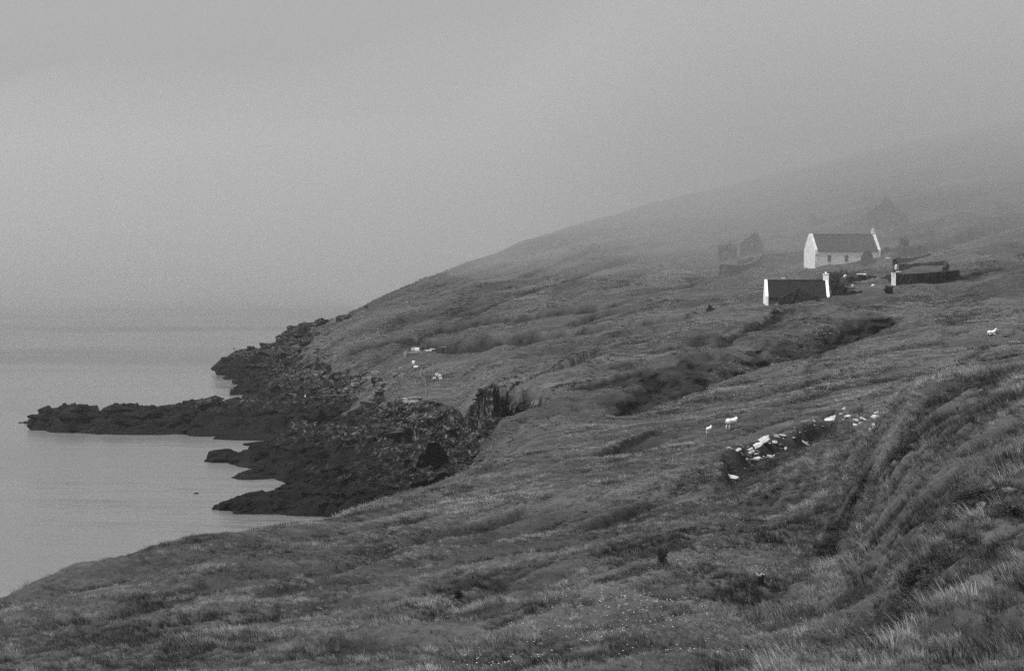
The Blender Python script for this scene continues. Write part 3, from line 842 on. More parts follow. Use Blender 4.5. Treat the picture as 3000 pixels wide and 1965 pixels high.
# two-gabled ruin up on the left, in the edge of the cloud
ruin('ruined_house', 'hazy tall roofless ruin with two broken gables, left of the white cottage',
     [('end_wall', [(718, 428, 245), (722, 428, 244.5), (727.5, 428, 244), (728, 428, 240), (731, 428, 240), (731.5, 428, 245), (736.5, 428, 245)], .9, .25, 'stone'),
      ('gable_wall', [(740, 432, 243), (746, 432, 238), (751, 432, 234.5), (755.5, 432, 231.7), (759, 432, 236), (763.5, 432, 244)], .7, .2, 'stone'),
      ('front_wall', [(737, 418, 260), (748, 419, 258), (757, 421, 256), (763, 423, 253)], .7, .4, 'stone')])
ruin('ruined_byre', 'low roofless walls in front of the hazy two-gabled ruin',
     [('front_wall', [(719, 407, 264), (727, 407, 263), (735, 408, 266), (745, 410, 264)], .7, .4, 'stone'), ('side_wall', [(745, 410, 264), (758, 416, 258), (760, 420, 257)], .7, .3, 'stone')])
wall_thing('field_wall', 'long straight stone wall between the hazy ruin and the white cottage', [(765, 416, 254), (780, 415, 253), (795, 414, 252), (807, 413, 250)], .8, None, 11, .15)
# ruins deep in the cloud
ruin('cloud_ruin', 'faint broad gabled ruin almost lost in the cloud above the white cottage',
     [('gable_wall', [(863, 449, 219), (868, 448, 211), (878, 448, 204), (886, 447, 197), (890, 446, 200), (893, 446, 205), (899, 445, 209), (908, 444, 218)], .8, .9, 'stone'),
      ('side_wall', [(845, 455, 222), (863, 450, 219)], .7, .4, 'stone')])
wall_thing('cloud_wall', 'faint stump of wall in the cloud, up and left of the white cottage roof', [(811, 470, 213), (816, 470, 217), (824, 470, 219.5), (834, 470, 221)], .8, None, 14, .5)
# small ruin with a stub chimney, and its wall to the dark cottage
ruin('ruined_hut', 'small black ruined hut with pointed stub of chimney, left of the dark cottage',
     [('gable_wall', [(706.3, 339, 309.5), (708, 339, 307.5), (709.5, 339, 303.5), (711, 339, 303), (713, 339, 308), (715.5, 339, 309.5)], .8, .15, 'darkstone'),
      ('front_wall', [(716, 339.5, 311.5), (722, 340, 311.5), (728, 340.5, 309.5), (731, 341, 312)], .8, .35, 'darkstone')])
wall_thing('field_wall', 'tumbled low wall running from the small hut to the dark cottage', [(733, 342, 310), (740, 342, 308.5), (748, 342, 307.6), (759, 342, 306.5)], .8, M['darkstone'], 17, .35)
def stones_on(label, lst, group=None, cat='stone', m_='slab', name='loose_stone'):
    for k, (px, D, py, L, H, lab) in enumerate(lst):
        boulder(name, px, D, L, H, lab, 300 + k + int(px), k * .7, zrow(py, D), M[m_], cat, group)
stones_on('', [(783.5, 346.5, 278, .8, .12, 'pale stone on the ground behind the ridge of the dark cottage roof'),
               (853, 345, 285.6, .6, .25, 'pale stone, leftmost on top of the enclosure wall'), (857, 345, 288.6, .5, .22, 'pale stone fallen at the foot of the enclosure wall'),
               (873, 346, 285.0, .7, .2, 'pale stone, middle of the top of the enclosure wall'), (862, 367, 273.8, 1.6, .12, 'pale flat stones on the upper enclosure wall'),
               (888, 392, 257.8, .9, .15, 'pale stone lying at the foot of the ragged wall'), (845, 362, 276, .9, .3, 'pale stone beside the dark bushes'),
               (898, 350, 271.6, 1.4, .1, 'thin pale stone capping behind the white strip'), (896, 352.0, 267, .5, .5, 'pale patch of stone low on the dark chimney stack'),
               (753.5, 341.6, 306.6, .6, .2, 'pale stone at the end of the wall left of the dark cottage')], None)
# bushes behind the dark cottage
def bush(name, px, D, py, wd, ht, label, seed, group=None, ls=1.0):
    x, y, z = W3(px, D, py); z = gz(x, y)
    root = tag(empty(name, (x, y, z)), label, 'bush', group)
    r = random.Random(seed)
    b = bmesh.new()
    for k in range(7):
        a = r.uniform(0, 6.28); tip = Vector((math.cos(a) * wd * .35, math.sin(a) * wd * .2, ht * r.uniform(.7, 1.0)))
        base_ = Vector((r.uniform(-.1, .1), r.uniform(-.1, .1), -.3))
        d = (tip - base_); q = d.to_track_quat('Z', 'Y').to_matrix().to_4x4()
        bmesh.ops.create_cone(b, cap_ends=True, segments=5, radius1=.07 * ls, radius2=.02 * ls, depth=d.length, matrix=Matrix.Translation((base_ + tip) / 2) @ q)
    obj('stem', from_bm('stem', b), M['bark'], root)
    n = 900
    rg = np.random.default_rng(seed)
    u = rg.normal(size=(n, 3)); u /= np.linalg.norm(u, axis=1)[:, None]
    rad = rg.random(n) ** .4
    c = u * rad[:, None] * np.array([wd / 2, wd / 3, ht / 2]) * (1 + .35 * np.sin(u[:, :1] * 5 + seed) * np.cos(u[:, 2:] * 4)) + np.array([0, 0, ht * .55])
    s = rg.uniform(.06, .16, n) * ls
    A = rg.normal(size=(n, 3)); A /= np.linalg.norm(A, axis=1)[:, None]
    Bv = np.cross(A, rg.normal(size=(n, 3))); Bv /= np.linalg.norm(Bv, axis=1)[:, None]
    V = np.stack([c - A * s[:, None], c + Bv * s[:, None] * .6, c + A * s[:, None], c - Bv * s[:, None] * .6], 1).reshape(-1, 3)
    Fq = [(4 * i, 4 * i + 1, 4 * i + 2, 4 * i + 3) for i in range(n)]
    me_ = bpy.data.meshes.new('foliage'); me_.from_pydata(V.tolist(), [], Fq); me_.update()
    f = obj('foliage', me_, M['leaf'], root); f['kind'] = 'stuff'
    return root
bush('bush', 834, 352, 283, 3.6, 3.2, 'broad dark bush filling the gap right of the dark cottage chimney', 1)
bush('bush', 833, 374, 272, 2.2, 2.0, 'small dark bush just below the white cottage front wall', 2)
bush('bush', 841, 372, 274, 3.8, 2.2, 'wide spreading dark bush to the right of the small one below the white cottage', 3)
bush('bush', 820, 349, 281, 2.6, .9, 'flat dark scrub just showing over the dark cottage ridge', 6)
bush('bush', 889, 341, 292, 1.6, 1.3, 'round bramble at the foot of the white speckled strip', 7)
bush('bush', 904, 408, 246, 2.0, 1.9, 'dark shrub standing on the line of the ragged wall', 8)

# ------------------------------------------------------------------ landing place in the cove
wall_thing('quay_wall', 'dark vertical stone wall beside the landing steps in the cove', [(404.5, 384, 362), (405.5, 376, 370), (406, 366, 383)], .9, M['darkstone'], 21, .2, foot=3)
def block(name, px, D, py, sx_, sy_, sz_, label, m_='brightwhite', cat='box', rz=0.0, tilt=0.0):
    b = bmesh.new(); box_bm(b, -sx_ / 2, sx_ / 2, -sy_ / 2, sy_ / 2, -.15, sz_)
    bmesh.ops.bevel(b, geom=b.edges[:], offset=min(sx_, sy_, sz_) * .08, segments=1, affect='EDGES')
    o = obj(name, from_bm(name, b), M[m_]); p = G(px, py)
    o.location = p; o.rotation_euler = (0, tilt, rz)
    return tag(o, label, cat)
for a in ((417, 0, 350.5, .95, .6, .6, 'largest white box at the head of the landing steps'), (412.7, 0, 349.5, .5, .4, .4, 'small white box left of the largest one at the steps'),
          (413.5, 0, 362.8, .5, .45, .45, 'white box halfway down the landing slope'), (415.9, 0, 367, .75, .4, .3, 'low white box below the halfway one on the slope'),
          (307, 0, 397, .8, .5, .55, 'single white box on the pale rocks of the shore')):
    block('white_box', *a)
def landing_item(name, px, py, L, H, label, W=.5, rz=0.0, m_='concrete', cat='slab'):
    p = G(px, py); return boulder(name, px, p.y, L, H, label, int(px * 3), rz, p.z + .05, M[m_], cat, W=W)
landing_item('concrete_ledge', 413, 353, 2.2, .2, 'pale concrete ledge below the two upper white boxes')
landing_item('concrete_ledge', 418, 352.6, 1.4, .25, 'short pale ledge right below the largest white box')
landing_item('flat_stone', 428, 350.5, 1.5, .15, 'thin pale slab on the bank right of the white boxes', m_='slab')
landing_item('flat_stone', 433, 349, 1.5, .12, 'thin pale slab stepping up to the right on the bank', m_='slab')
landing_item('flat_stone', 445, 347, 1.9, .1, 'thin pale slab farthest right on the bank', m_='concrete')
landing_item('pale_rock', 406, 357, .8, 1.0, 'tall pale patch of rock at the top of the quay wall')
landing_item('pale_rock', 401, 369, .9, .35, 'pale stone on the slope left of the quay wall')
for k, (a, b_, l_, h_, r_) in enumerate([(405, 399.5, 2.0, .3, -.5), (408.5, 400, 1.7, .3, -.5), (411.5, 402, 2.3, .3, -.4), (413.5, 398.5, 1.6, .35, .4), (416, 401, 1.2, .5, .9), (417.5, 398.6, 1.2, .3, .2), (408, 402.2, 1.9, .22, -.45)]):
    landing_item('jetty_slab', a, b_, l_, h_, ['leftmost pale slab', 'second pale slab from the left', 'lowest long pale slab', 'upper pale slab', 'steep pale slab', 'rightmost pale slab', 'thin front pale slab'][k] + ' in the broken pile at the foot of the landing steps', .6, r_, 'concrete')
for k, (a, b_) in enumerate([(437, 375), (440, 376.5), (434.5, 379), (441, 379)]):
    landing_item('pale_rock', a, b_, .6, .35, ['upper left', 'upper right', 'lower left', 'lower right'][k] + ' pale stone of the little cluster on the slope right of the path', .4, 0, 'slab')
for k, (a, b_, l_) in enumerate([(286, 397, 1.6), (292, 396, 2.2), (298, 398, 2.0), (303, 400, 1.8), (312, 399, 2.4), (318, 401.5, 2.2), (376, 373, 2.0), (368, 379, 2.5), (355, 385, 1.8), (377, 381, 1.8), (385, 384, 2.4), (396, 375, 1.8)]):
    landing_item('pale_rock', a, b_, l_, .45, ['first and leftmost pale rock', 'second pale rock', 'third pale rock', 'fourth pale rock', 'fifth pale rock', 'last pale rock before the rope'][k] + ' of the light shelf on the far shore' if k < 6 else
                 ['highest', 'second highest', 'leftmost', 'middle', 'lower right', 'rightmost'][k - 6] + ' pale rock of the scree left of the landing steps', 1.0, .4 * k, 'palerock' if 'palerock' in M else 'concrete')
def tube(name, pts, rad, m_, label=None, cat=None, sides=6):
    V, Fs = [], []
    P = [Vector(p) for p in pts]
    for i, p in enumerate(P):
        d = (P[min(i + 1, len(P) - 1)] - P[max(i - 1, 0)]).normalized()
        up = Vector((0, 0, 1)) if abs(d.z) < .9 else Vector((1, 0, 0))
        a = d.cross(up).normalized(); b_ = d.cross(a)
        for k in range(sides):
            t_ = 2 * math.pi * k / sides; V.append((p + a * math.cos(t_) * rad + b_ * math.sin(t_) * rad)[:])
    for i in range(len(P) - 1):
        for k in range(sides):
            a = i * sides + k; b2 = i * sides + (k + 1) % sides; Fs.append((a, b2, b2 + sides, a + sides))
    me_ = bpy.data.meshes.new(name); me_.from_pydata(V, [], Fs); me_.update()
    o = obj(name, me_, m_)
    if label: tag(o, label, cat)
    return o
A_, B_ = G(319, 399) + Vector((0, 0, .8)), G(383, 396) + Vector((0, 0, 1.0))
hz = max(A_.z, 0)
pts = []
for k in range(41):
    t_ = k / 40; p = A_.lerp(B_, t_); g_ = gz(p.x, p.y); p.z = max(p.z, g_ + .35) - .25 * math.sin(math.pi * t_); pts.append(p)
tube('mooring_rope', pts, .032, M['rope'], 'pale taut rope stretched across the dark rocks of the cove', 'rope')
pp = [(422.6, 369), (420.7, 373), (419.7, 376), (421.5, 379), (423.5, 382), (425.3, 384.5), (426, 388), (426, 393), (426, 396.6), (422.5, 398)]
tube('handrail_rope', [G(*q) + Vector((0, 0, .55)) for q in pp], .03, M['rope'], 'pale rope handrail zigzagging down to the landing place', 'rope')
# small dark bird on the sea
b = bmesh.new()
bmesh.ops.create_uvsphere(b, u_segments=12, v_segments=8, radius=1)
for v in b.verts:
    v.co.x *= .42; v.co.y *= .2; v.co.z *= .16
    if v.co.x > .2: v.co.z += .05
bmesh.ops.create_uvsphere(b, u_segments=8, v_segments=6, radius=.1, matrix=Matrix.Translation((-.3, 0, .38)) @ Matrix.Diagonal((1.2, .8, .8, 1)))
bmesh.ops.create_cone(b, cap_ends=True, segments=8, radius1=.13, radius2=.06, depth=.34, matrix=Matrix.Translation((-.3, 0, .22)))
bmesh.ops.create_cone(b, cap_ends=True, segments=6, radius1=.035, radius2=.005, depth=.2, matrix=Matrix.Translation((-.48, 0, .38)) @ Matrix.Rotation(R(-90), 4, 'Y'))
o = obj('seabird', from_bm('seabird', b), M['black']); o.location = ((234.5 - 512) / F * 620, 620, .05)
tag(o, 'small dark seabird floating on the water off the headland tip', 'bird')

# ------------------------------------------------------------------ sheep
def make_sheep(name, label, loc, rz, s, lamb=False, dark_head=False, head_turn=0.0, lying=False, head_up=0.0):
    root = tag(empty(name, loc, rz), label, 'sheep')
    b = bmesh.new()
    def ell(c, r_, sub=3):
        bmesh.ops.create_icosphere(b, subdivisions=sub, radius=1, matrix=Matrix.Translation(c) @ Matrix.Diagonal((*r_, 1)))
    def limb(p, q, r1, r2):
        p, q = Vector(p), Vector(q); d = q - p
        bmesh.ops.create_cone(b, cap_ends=True, segments=10, radius1=r1, radius2=r2, depth=d.length, matrix=Matrix.Translation((p + q) / 2) @ d.to_track_quat('Z', 'Y').to_matrix().to_4x4())
    H = .30 if lying else .58
    ell((0, 0, H), (.50, .25, .235)); ell((.26, 0, H + .03), (.27, .24, .25)); ell((-.3, 0, H + .02), (.25, .25, .24))
    ell((.1, 0, H - .08), (.38, .22, .2))
    nk = Vector((.42, 0, H + .10)); hd_ = Vector((.62, 0, H + .30 + head_up))
    limb(nk - Vector((.1, 0, .08)), hd_, .20, .10)
    ell((-.53, 0, H + .06), (.06, .05, .11))
    if not lying:
        for sx_, sy_, k in ((.3, .13, 0), (.34, -.13, 0), (-.34, .14, 1), (-.3, -.14, 1)):
            if k:   # hind leg: thigh, hock behind, upright shank
                limb((sx_, sy_, H - .05), (sx_ - .02 + .05, sy_, .36), .13, .065); limb((sx_ + .03, sy_, .38), (sx_ - .09, sy_, .22), .055, .035); limb((sx_ - .09, sy_, .24), (sx_ - .07, sy_, .0), .035, .03)
            else:
                limb((sx_, sy_, H - .05), (sx_, sy_, .28), .10, .05); limb((sx_, sy_, .3), (sx_ + .01, sy_, .0), .042, .03)
    else:
        for sx_, sy_ in ((.35, .2), (.35, -.2), (-.3, .24), (-.3, -.24)): limb((sx_ - .15, sy_, .1), (sx_ + .15, sy_, .06), .08, .05)
    me_ = from_bm('body', b)
    o = obj('body', me_, M['wool'], root)
    md = o.modifiers.new('fuse', 'REMESH'); md.mode = 'VOXEL'; md.voxel_size = .022
    md.use_smooth_shade = True
    tx_ = bpy.data.textures.new('wool_lumps', 'CLOUDS'); tx_.noise_scale = .07
    dm = o.modifiers.new('wool', 'DISPLACE'); dm.texture = tx_; dm.strength = .035
    # head
    b2 = bmesh.new()
    def ell2(c, r_, rot=None):
        mt = Matrix.Translation(c) @ (rot or Matrix.Identity(4)) @ Matrix.Diagonal((*r_, 1))
        bmesh.ops.create_icosphere(b2, subdivisions=2, radius=1, matrix=mt)
    dn = Matrix.Rotation(R(38), 4, 'Y')
    ell2((0, 0, 0), (.13, .085, .095), dn); ell2((.10, 0, -.08), (.11, .06, .062), dn); ell2((.17, 0, -.135), (.05, .045, .045), dn)
    for sgn in (1, -1):
        ell2((-.02, sgn * .12, .03), (.035, .085, .03), Matrix.Rotation(sgn * R(-15), 4, 'X'))
        if dark_head:   # curled horns
            for q in range(8):
                t_ = q / 7 * 4.2; ell2((-.04 - .07 * math.sin(t_), sgn * (.07 + .03 * t_ / 2), .07 + .05 * math.cos(t_) - .03), (.028 - .002 * q,) * 3)
    hme = from_bm('head', b2)
    h_ = obj('head', hme, M['black'] if dark_head else M['wool'], root)
    h_.location = hd_ + Vector((.04, 0, .01)); h_.rotation_euler = (0, R(-8), head_turn)
    if dark_head: h_['label'] = 'dark face and neck'
    for sgn in (1, -1):
        b3 = bmesh.new(); bmesh.ops.create_icosphere(b3, subdivisions=1, radius=.014)
        e = obj('eye', from_bm('eye', b3), M['black'], h_); e.location = (.07, sgn * .072, -.005)
    root.scale = (s, s, s)
    return root
def on_ground(px, py, dz=0.0):
    p = G(px, py); return Vector((p.x, p.y, p.z + dz))
p1 = on_ground(731.5, 428.6); p2 = on_ground(709, 433.2); p3 = on_ground(991.5, 334.6)
make_sheep('sheep', 'horned ewe with white fleece and dark head, walking uphill behind the lamb\'s right', p1, R(38), 1.04, False, True, R(-60), head_up=.02)
make_sheep('lamb', 'small all-white lamb seen from behind, left of the dark-headed ewe', p2, R(62), .66, True, False, R(-40))
make_sheep('sheep', 'white sheep resting alone on the slope near the right edge', p3 + Vector((0, 0, .02)), R(15), .98, False, False, R(-35), lying=True, head_up=.12)

# ------------------------------------------------------------------ pale stones of the old bank wall
def slab(name, px, py, wpx, hpx, rot, label, seed, lift=.13, th=.14, group=None):
    """irregular flat stone; wpx x hpx is its size as seen, rot its slope in degrees"""
    p = G(px, py); D = p.y
    Lm = wpx * 1.15 / F * D; Hm = hpx * 1.3 / F * D
    b = bmesh.new(); r = random.Random(seed); n = 11
    ring = []
    for k in range(n):
        a = 2 * math.pi * k / n + r.uniform(-.18, .18)
        q = (abs(math.cos(a)) ** 3 + abs(math.sin(a)) ** 3) ** (-1 / 3)
        rr_ = q * r.uniform(.78, 1.05)
        ring.append((math.cos(a) * rr_ * Lm / 2, math.sin(a) * rr_ * Hm / 2))
    lo_ = [b.verts.new((x_, z_, -th)) for x_, z_ in ring]
    mid = [b.verts.new((x_ * 1.04, z_ * 1.04, -th * .35 + r.uniform(-.02, .02))) for x_, z_ in ring]
    hi_ = [b.verts.new((x_ * .86 + r.uniform(-.02, .02), z_ * .82, r.uniform(-.015, .03))) for x_, z_ in ring]
    c = b.verts.new((r.uniform(-.1, .1) * Lm, 0, .02))
    for k in range(n):
        k2 = (k + 1) % n
        b.faces.new((lo_[k], lo_[k2], mid[k2], mid[k])); b.faces.new((mid[k], mid[k2], hi_[k2], hi_[k])); b.faces.new((hi_[k], hi_[k2], c))
    b.faces.new(lo_[::-1])
    me_ = from_bm(name, b)
    o = obj(name, me_, M['slab'])
    # the broad face leans back into the bank by 55 degrees and follows its slope
    o.rotation_euler = (Matrix.Rotation(-R(rot), 3, 'Y') @ Matrix.Rotation(R(62), 3, 'X')).to_euler()
    o.location = p + Vector((0, -.12, lift))
    return tag(o, label, 'stone', group)
SL = [(755.5, 447.5, 17, 5.2, 24, 'largest broad white slab in the left part of the bank'), (763, 441.5, 13, 6, 28, 'broad white slab directly above the largest left one'),
      (738, 451, 7, 3.2, 22, 'pale block apart at the left foot of the bank'), (750.5, 453.5, 8, 2.4, 22, 'narrow pale ledge right below the largest slab'),
      (749.5, 450.6, 7, 1.6, 12, 'thin strip of stone between the largest slab and the ledge under it'),
      (756.5, 459.5, 8, 3.4, 15, 'pale stone half hidden in weeds below the left slabs'), (770.5, 457.5, 6, 2.6, -28, 'pale stone tilted to the right in the dark weeds'),
      (775, 443.2, 5, 3.2, -20, 'small white lump to the right of the upper broad slab'), (783, 436.3, 7, 2.0, -8, 'short flat white stone on the crest between the two stone groups'),
      (785.3, 449.6, 3, 2.8, 40, 'little white stone low on the dark face of the bank'), (804.5, 443.7, 15.5, 1.8, -33, 'long thin pale stone slanting down to the right'),
      (834, 418.8, 18, 4.6, 16, 'large rounded white slab at the top of the right stone group'), (847.5, 417, 7.5, 2.2, 8, 'white stone touching the right end of the large rounded slab'),
      (857, 421.5, 7.5, 2.6, -22, 'pale stone tilted right under the crest'), (864, 420.5, 8.5, 2.2, -26, 'long narrow pale stone along the crest'),
      (855, 426, 4, 2.6, -15, 'small white stone on the dark bank below the crest stones'), (877, 413.6, 5.5, 2.4, 0, 'small white block balanced at the top right end of the bank'),
      (875, 417.6, 8.5, 3.4, 5, 'squarish white stone under the balanced block'), (873.6, 428, 3.6, 6.2, 0, 'upright white stone at the right end of the bank'),
      (870.3, 431.2, 3.6, 3.6, 10, 'smaller white stone at the foot of the upright one'), (731, 478, 14.5, 4.0, -8, 'flat white stone alone in the weeds at the lower left'),
      (735.5, 480.5, 3.6, 2.0, 0, 'pale crumb of stone at the right end of the lone flat one')]
for k, (px, py, a, b_, rt, lab) in enumerate(SL): slab('bank_stone', px, py, a, b_, rt, lab, 40 + k)
rub = []
rq = random.Random(9)
for seg, cnt in (([(738, 455), (752, 450), (765, 446), (775, 441), (790, 435)], 26), ([(790, 434), (815, 424), (835, 420), (860, 420), (878, 418)], 30), ([(745, 462), (760, 460), (775, 455), (790, 448)], 20)):
    q = [G(*c) for c in seg]
    for _ in range(cnt):
        k = rq.randrange(len(q) - 1); p = q[k].lerp(q[k + 1], rq.random()); x_, y2 = p.x + rq.gauss(0, .35), p.y + rq.gauss(0, .5)
        rub.append((x_, y2, gz(x_, y2) + .04, rq.uniform(.08, .3), rq.uniform(0, 6), rq.uniform(-.4, .4), rq.uniform(-.4, .4)))
tag(obj('rubble', hull_join(rub), M['palestone']), 'small grey stones spilled along the crest of the old bank', 'stones', kind='stuff')
# pale lichened stones in the grass at the right edge
for k, (px, py, L, lab) in enumerate([(1008, 493, .42, 'pale curled lichened stone at the right edge, highest of five'), (994, 492, .28, 'pale stone left of the highest one at the right edge'),
        (983, 508, .34, 'pale stone, leftmost of the five near the right edge'), (1001, 507, .32, 'pale stone, middle of the five near the right edge'), (1012, 512, .4, 'pale stone, lowest of the five at the right edge')]):
    p = G(px, py); boulder('lichened_stone', px, p.y, L, .12, lab, 700 + k, k, p.z + .02, M['palerock'], 'stone')

# ------------------------------------------------------------------ grass
def tuft(name, n, hgt, spread, wid, lean, seed, segs=3):
    r = np.random.default_rng(seed); V, Fs, T = [], [], []
    for _ in range(n):
        a = r.uniform(0, 2 * np.pi); d = spread * np.sqrt(r.random())
        bx_, by_ = d * np.cos(a), d * np.sin(a)
        h_ = hgt * r.uniform(.45, 1.1)
        out = np.array([np.cos(a), np.sin(a)]) * r.uniform(.05, .45) + np.array([-lean, lean * .35]) * r.uniform(.5, 1.4)
        wa = r.uniform(0, np.pi); wv = np.array([np.cos(wa), np.sin(wa)]) * wid * r.uniform(.6, 1.3)
        i0 = len(V)
        for k in range(segs + 1):
            f = k / segs; bend = f ** 1.8
            cx_, cy_ = bx_ + out[0] * h_ * bend, by_ + out[1] * h_ * bend
            cz_ = h_ * (f - .28 * np.hypot(*out) * bend)
            if k == segs: V.append((cx_, cy_, cz_)); T.append(f)
            else:
                w_ = (1 - .55 * f)
                V.append((cx_ - wv[0] * w_, cy_ - wv[1] * w_, cz_)); V.append((cx_ + wv[0] * w_, cy_ + wv[1] * w_, cz_)); T += [f, f]
        for k in range(segs - 1): a_ = i0 + 2 * k; Fs.append((a_, a_ + 1, a_ + 3, a_ + 2))
        a_ = i0 + 2 * (segs - 1); Fs.append((a_, a_ + 1, a_ + 2))
    me_ = bpy.data.meshes.new(name); me_.from_pydata(V, [], Fs); me_.update()
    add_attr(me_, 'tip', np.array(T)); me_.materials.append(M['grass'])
    return me_
lib = bpy.data.collections.new('grass_kinds')
def libobj(me_):
    o = bpy.data.objects.new(me_.name, me_); lib.objects.link(o); return o
# instance sources are kept out of the scene; only the scattered grass shows
KIN = [libobj(tuft('a_tuft%d' % k, 30, 1.0, .45, .016, .45, 10 + k)) for k in range(4)]            # 0-3 near, fine
KIN += [libobj(tuft('b_tuft%d' % k, 22, .85, .7, .035, .35, 20 + k, 2)) for k in range(3)]          # 4-6 middle
KIN += [libobj(tuft('c_tuft%d' % k, 16, .6, 1.0, .09, .2, 30 + k, 2)) for k in range(3)]            # 7-9 far mats
def weed(seed, n=60):
    r = np.random.default_rng(seed); V, Fs, T = [], [], []
    for _ in range(n):
        a = r.uniform(0, 6.28); d = .55 * np.sqrt(r.random()); z_ = r.uniform(.1, .75)
        c = np.array([d * np.cos(a), d * np.sin(a), z_]); L_ = r.uniform(.06, .13); a2 = r.uniform(0, 6.28)
        u = np.array([np.cos(a2), np.sin(a2), r.uniform(-.4, .4)]) * L_; v = np.array([-np.sin(a2), np.cos(a2), r.uniform(-.3, .3)]) * L_ * .45
        i0 = len(V); V += [tuple(c - u), tuple(c + v), tuple(c + u), tuple(c - v)]; Fs.append((i0, i0 + 1, i0 + 2, i0 + 3)); T += [.15, .3, .4, .3]
    me_ = bpy.data.meshes.new('weed'); me_.from_pydata(V, [], Fs); me_.update(); add_attr(me_, 'tip', np.array(T)); me_.materials.append(M['leaf']); return me_
WEED = [libobj(weed(60 + k)) for k in range(2)]
for o in WEED: o.name = 'd_' + o.name

cellA = np.zeros_like(GD); 
dX = (np.gradient(GX, axis=1)); dY = np.abs(np.gradient(GY, axis=0))
cellA = np.abs(dX * dY)
tall = .5 + .5 * np.clip(1.6 * fbm(slx / (3 + dist * .03), sly / (.9 + dist * .012), 501, 4, .6) + .5 * fbm(GX / 12, GY / 8, 503, 2), -1, 1)
pale = np.clip(.5 + .9 * terr * .8 + .5 * fbm(GX / 7, GY / 7, 507, 3) + .25 * fbm(GX / .8, GY / .8, 509, 2), 0, 1)
def scatter(mask_lo, mask_hi, dens_fn, cap, seed, extra=1.0):
    r = np.random.default_rng(seed)
    msk = ((bankm < .3) | (GD < 128)) & (GD > mask_lo) & (GD < mask_hi) & (rockm < .35) & (fin > .8) & (pxs[None, :] > -150) & (pxs[None, :] < 1300)
    wgt = np.where(msk, cellA * dens_fn, 0) * extra
    n = int(min(cap, wgt.sum()))
    cs = np.cumsum(wgt.ravel()); idx = np.searchsorted(cs, r.random(n) * cs[-1])
    i, j = np.unravel_index(np.minimum(idx, wgt.size - 1), wgt.shape)
    i = np.clip(i, 1, nr - 2); j = np.clip(j, 1, nc - 2)
    u = r.uniform(-.5, .5, n); v = r.uniform(-.5, .5, n)
    def lerp2(A):
        ju = np.where(u > 0, j + 1, j - 1); iv = np.where(v > 0, i + 1, i - 1)
        return A[i, j] + np.abs(u) * (A[i, ju] - A[i, j]) + np.abs(v) * (A[iv, j] - A[i, j])
    return np.stack([lerp2(GX), lerp2(GY), lerp2(fin)], -1), i, j, r
PT, RT, SCL, IDX, PAL = [], [], [], [], []
def push(P, i, j, r, smin, smax, kinds, thin=.18):
    t_ = tall[i, j]
    # cover thins out and drops where the sward is short
    keep = r.random(len(P)) < (thin + (1 - thin) * t_)
    P, t_, i, j = P[keep], t_[keep], i[keep], j[keep]
    n = len(P)
    sc = (smin + (smax - smin) * t_ ** 1.3) * r.uniform(.7, 1.25, n)
    P = P.copy(); P[:, 2] -= .04
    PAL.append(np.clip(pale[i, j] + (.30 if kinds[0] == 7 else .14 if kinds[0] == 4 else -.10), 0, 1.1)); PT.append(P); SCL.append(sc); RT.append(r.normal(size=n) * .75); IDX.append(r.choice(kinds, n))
dn = np.where(dist < 45, 30, np.where(dist < 75, 20, 12))
longg = sstep(690, 820, pxs[None, :] - (dist - 60) * .6) * (dist < 110)       # ranker grass on the right
P, i, j, r = scatter(22, 112, dn * 1.6, 215000, 1); push(P, i, j, r, .10, .27, [0, 1, 2, 3], .9)
P, i, j, r = scatter(22, 112, 12 * longg, 56000, 2); push(P, i, j, r, .20, .42, [0, 1, 2, 3], .2)
P, i, j, r = scatter(105, 215, np.full_like(GD, 9.0), 130000, 3); push(P, i, j, r, .14, .38, [4, 5, 6], .55)
P, i, j, r = scatter(195, 430, np.full_like(GD, 3.0), 140000, 4); push(P, i, j, r, .22, .50, [7, 8, 9], .5)
P, i, j, r = scatter(400, 560, np.full_like(GD, .7), 25000, 6); push(P, i, j, r, .35, .7, [7, 8, 9], .3)
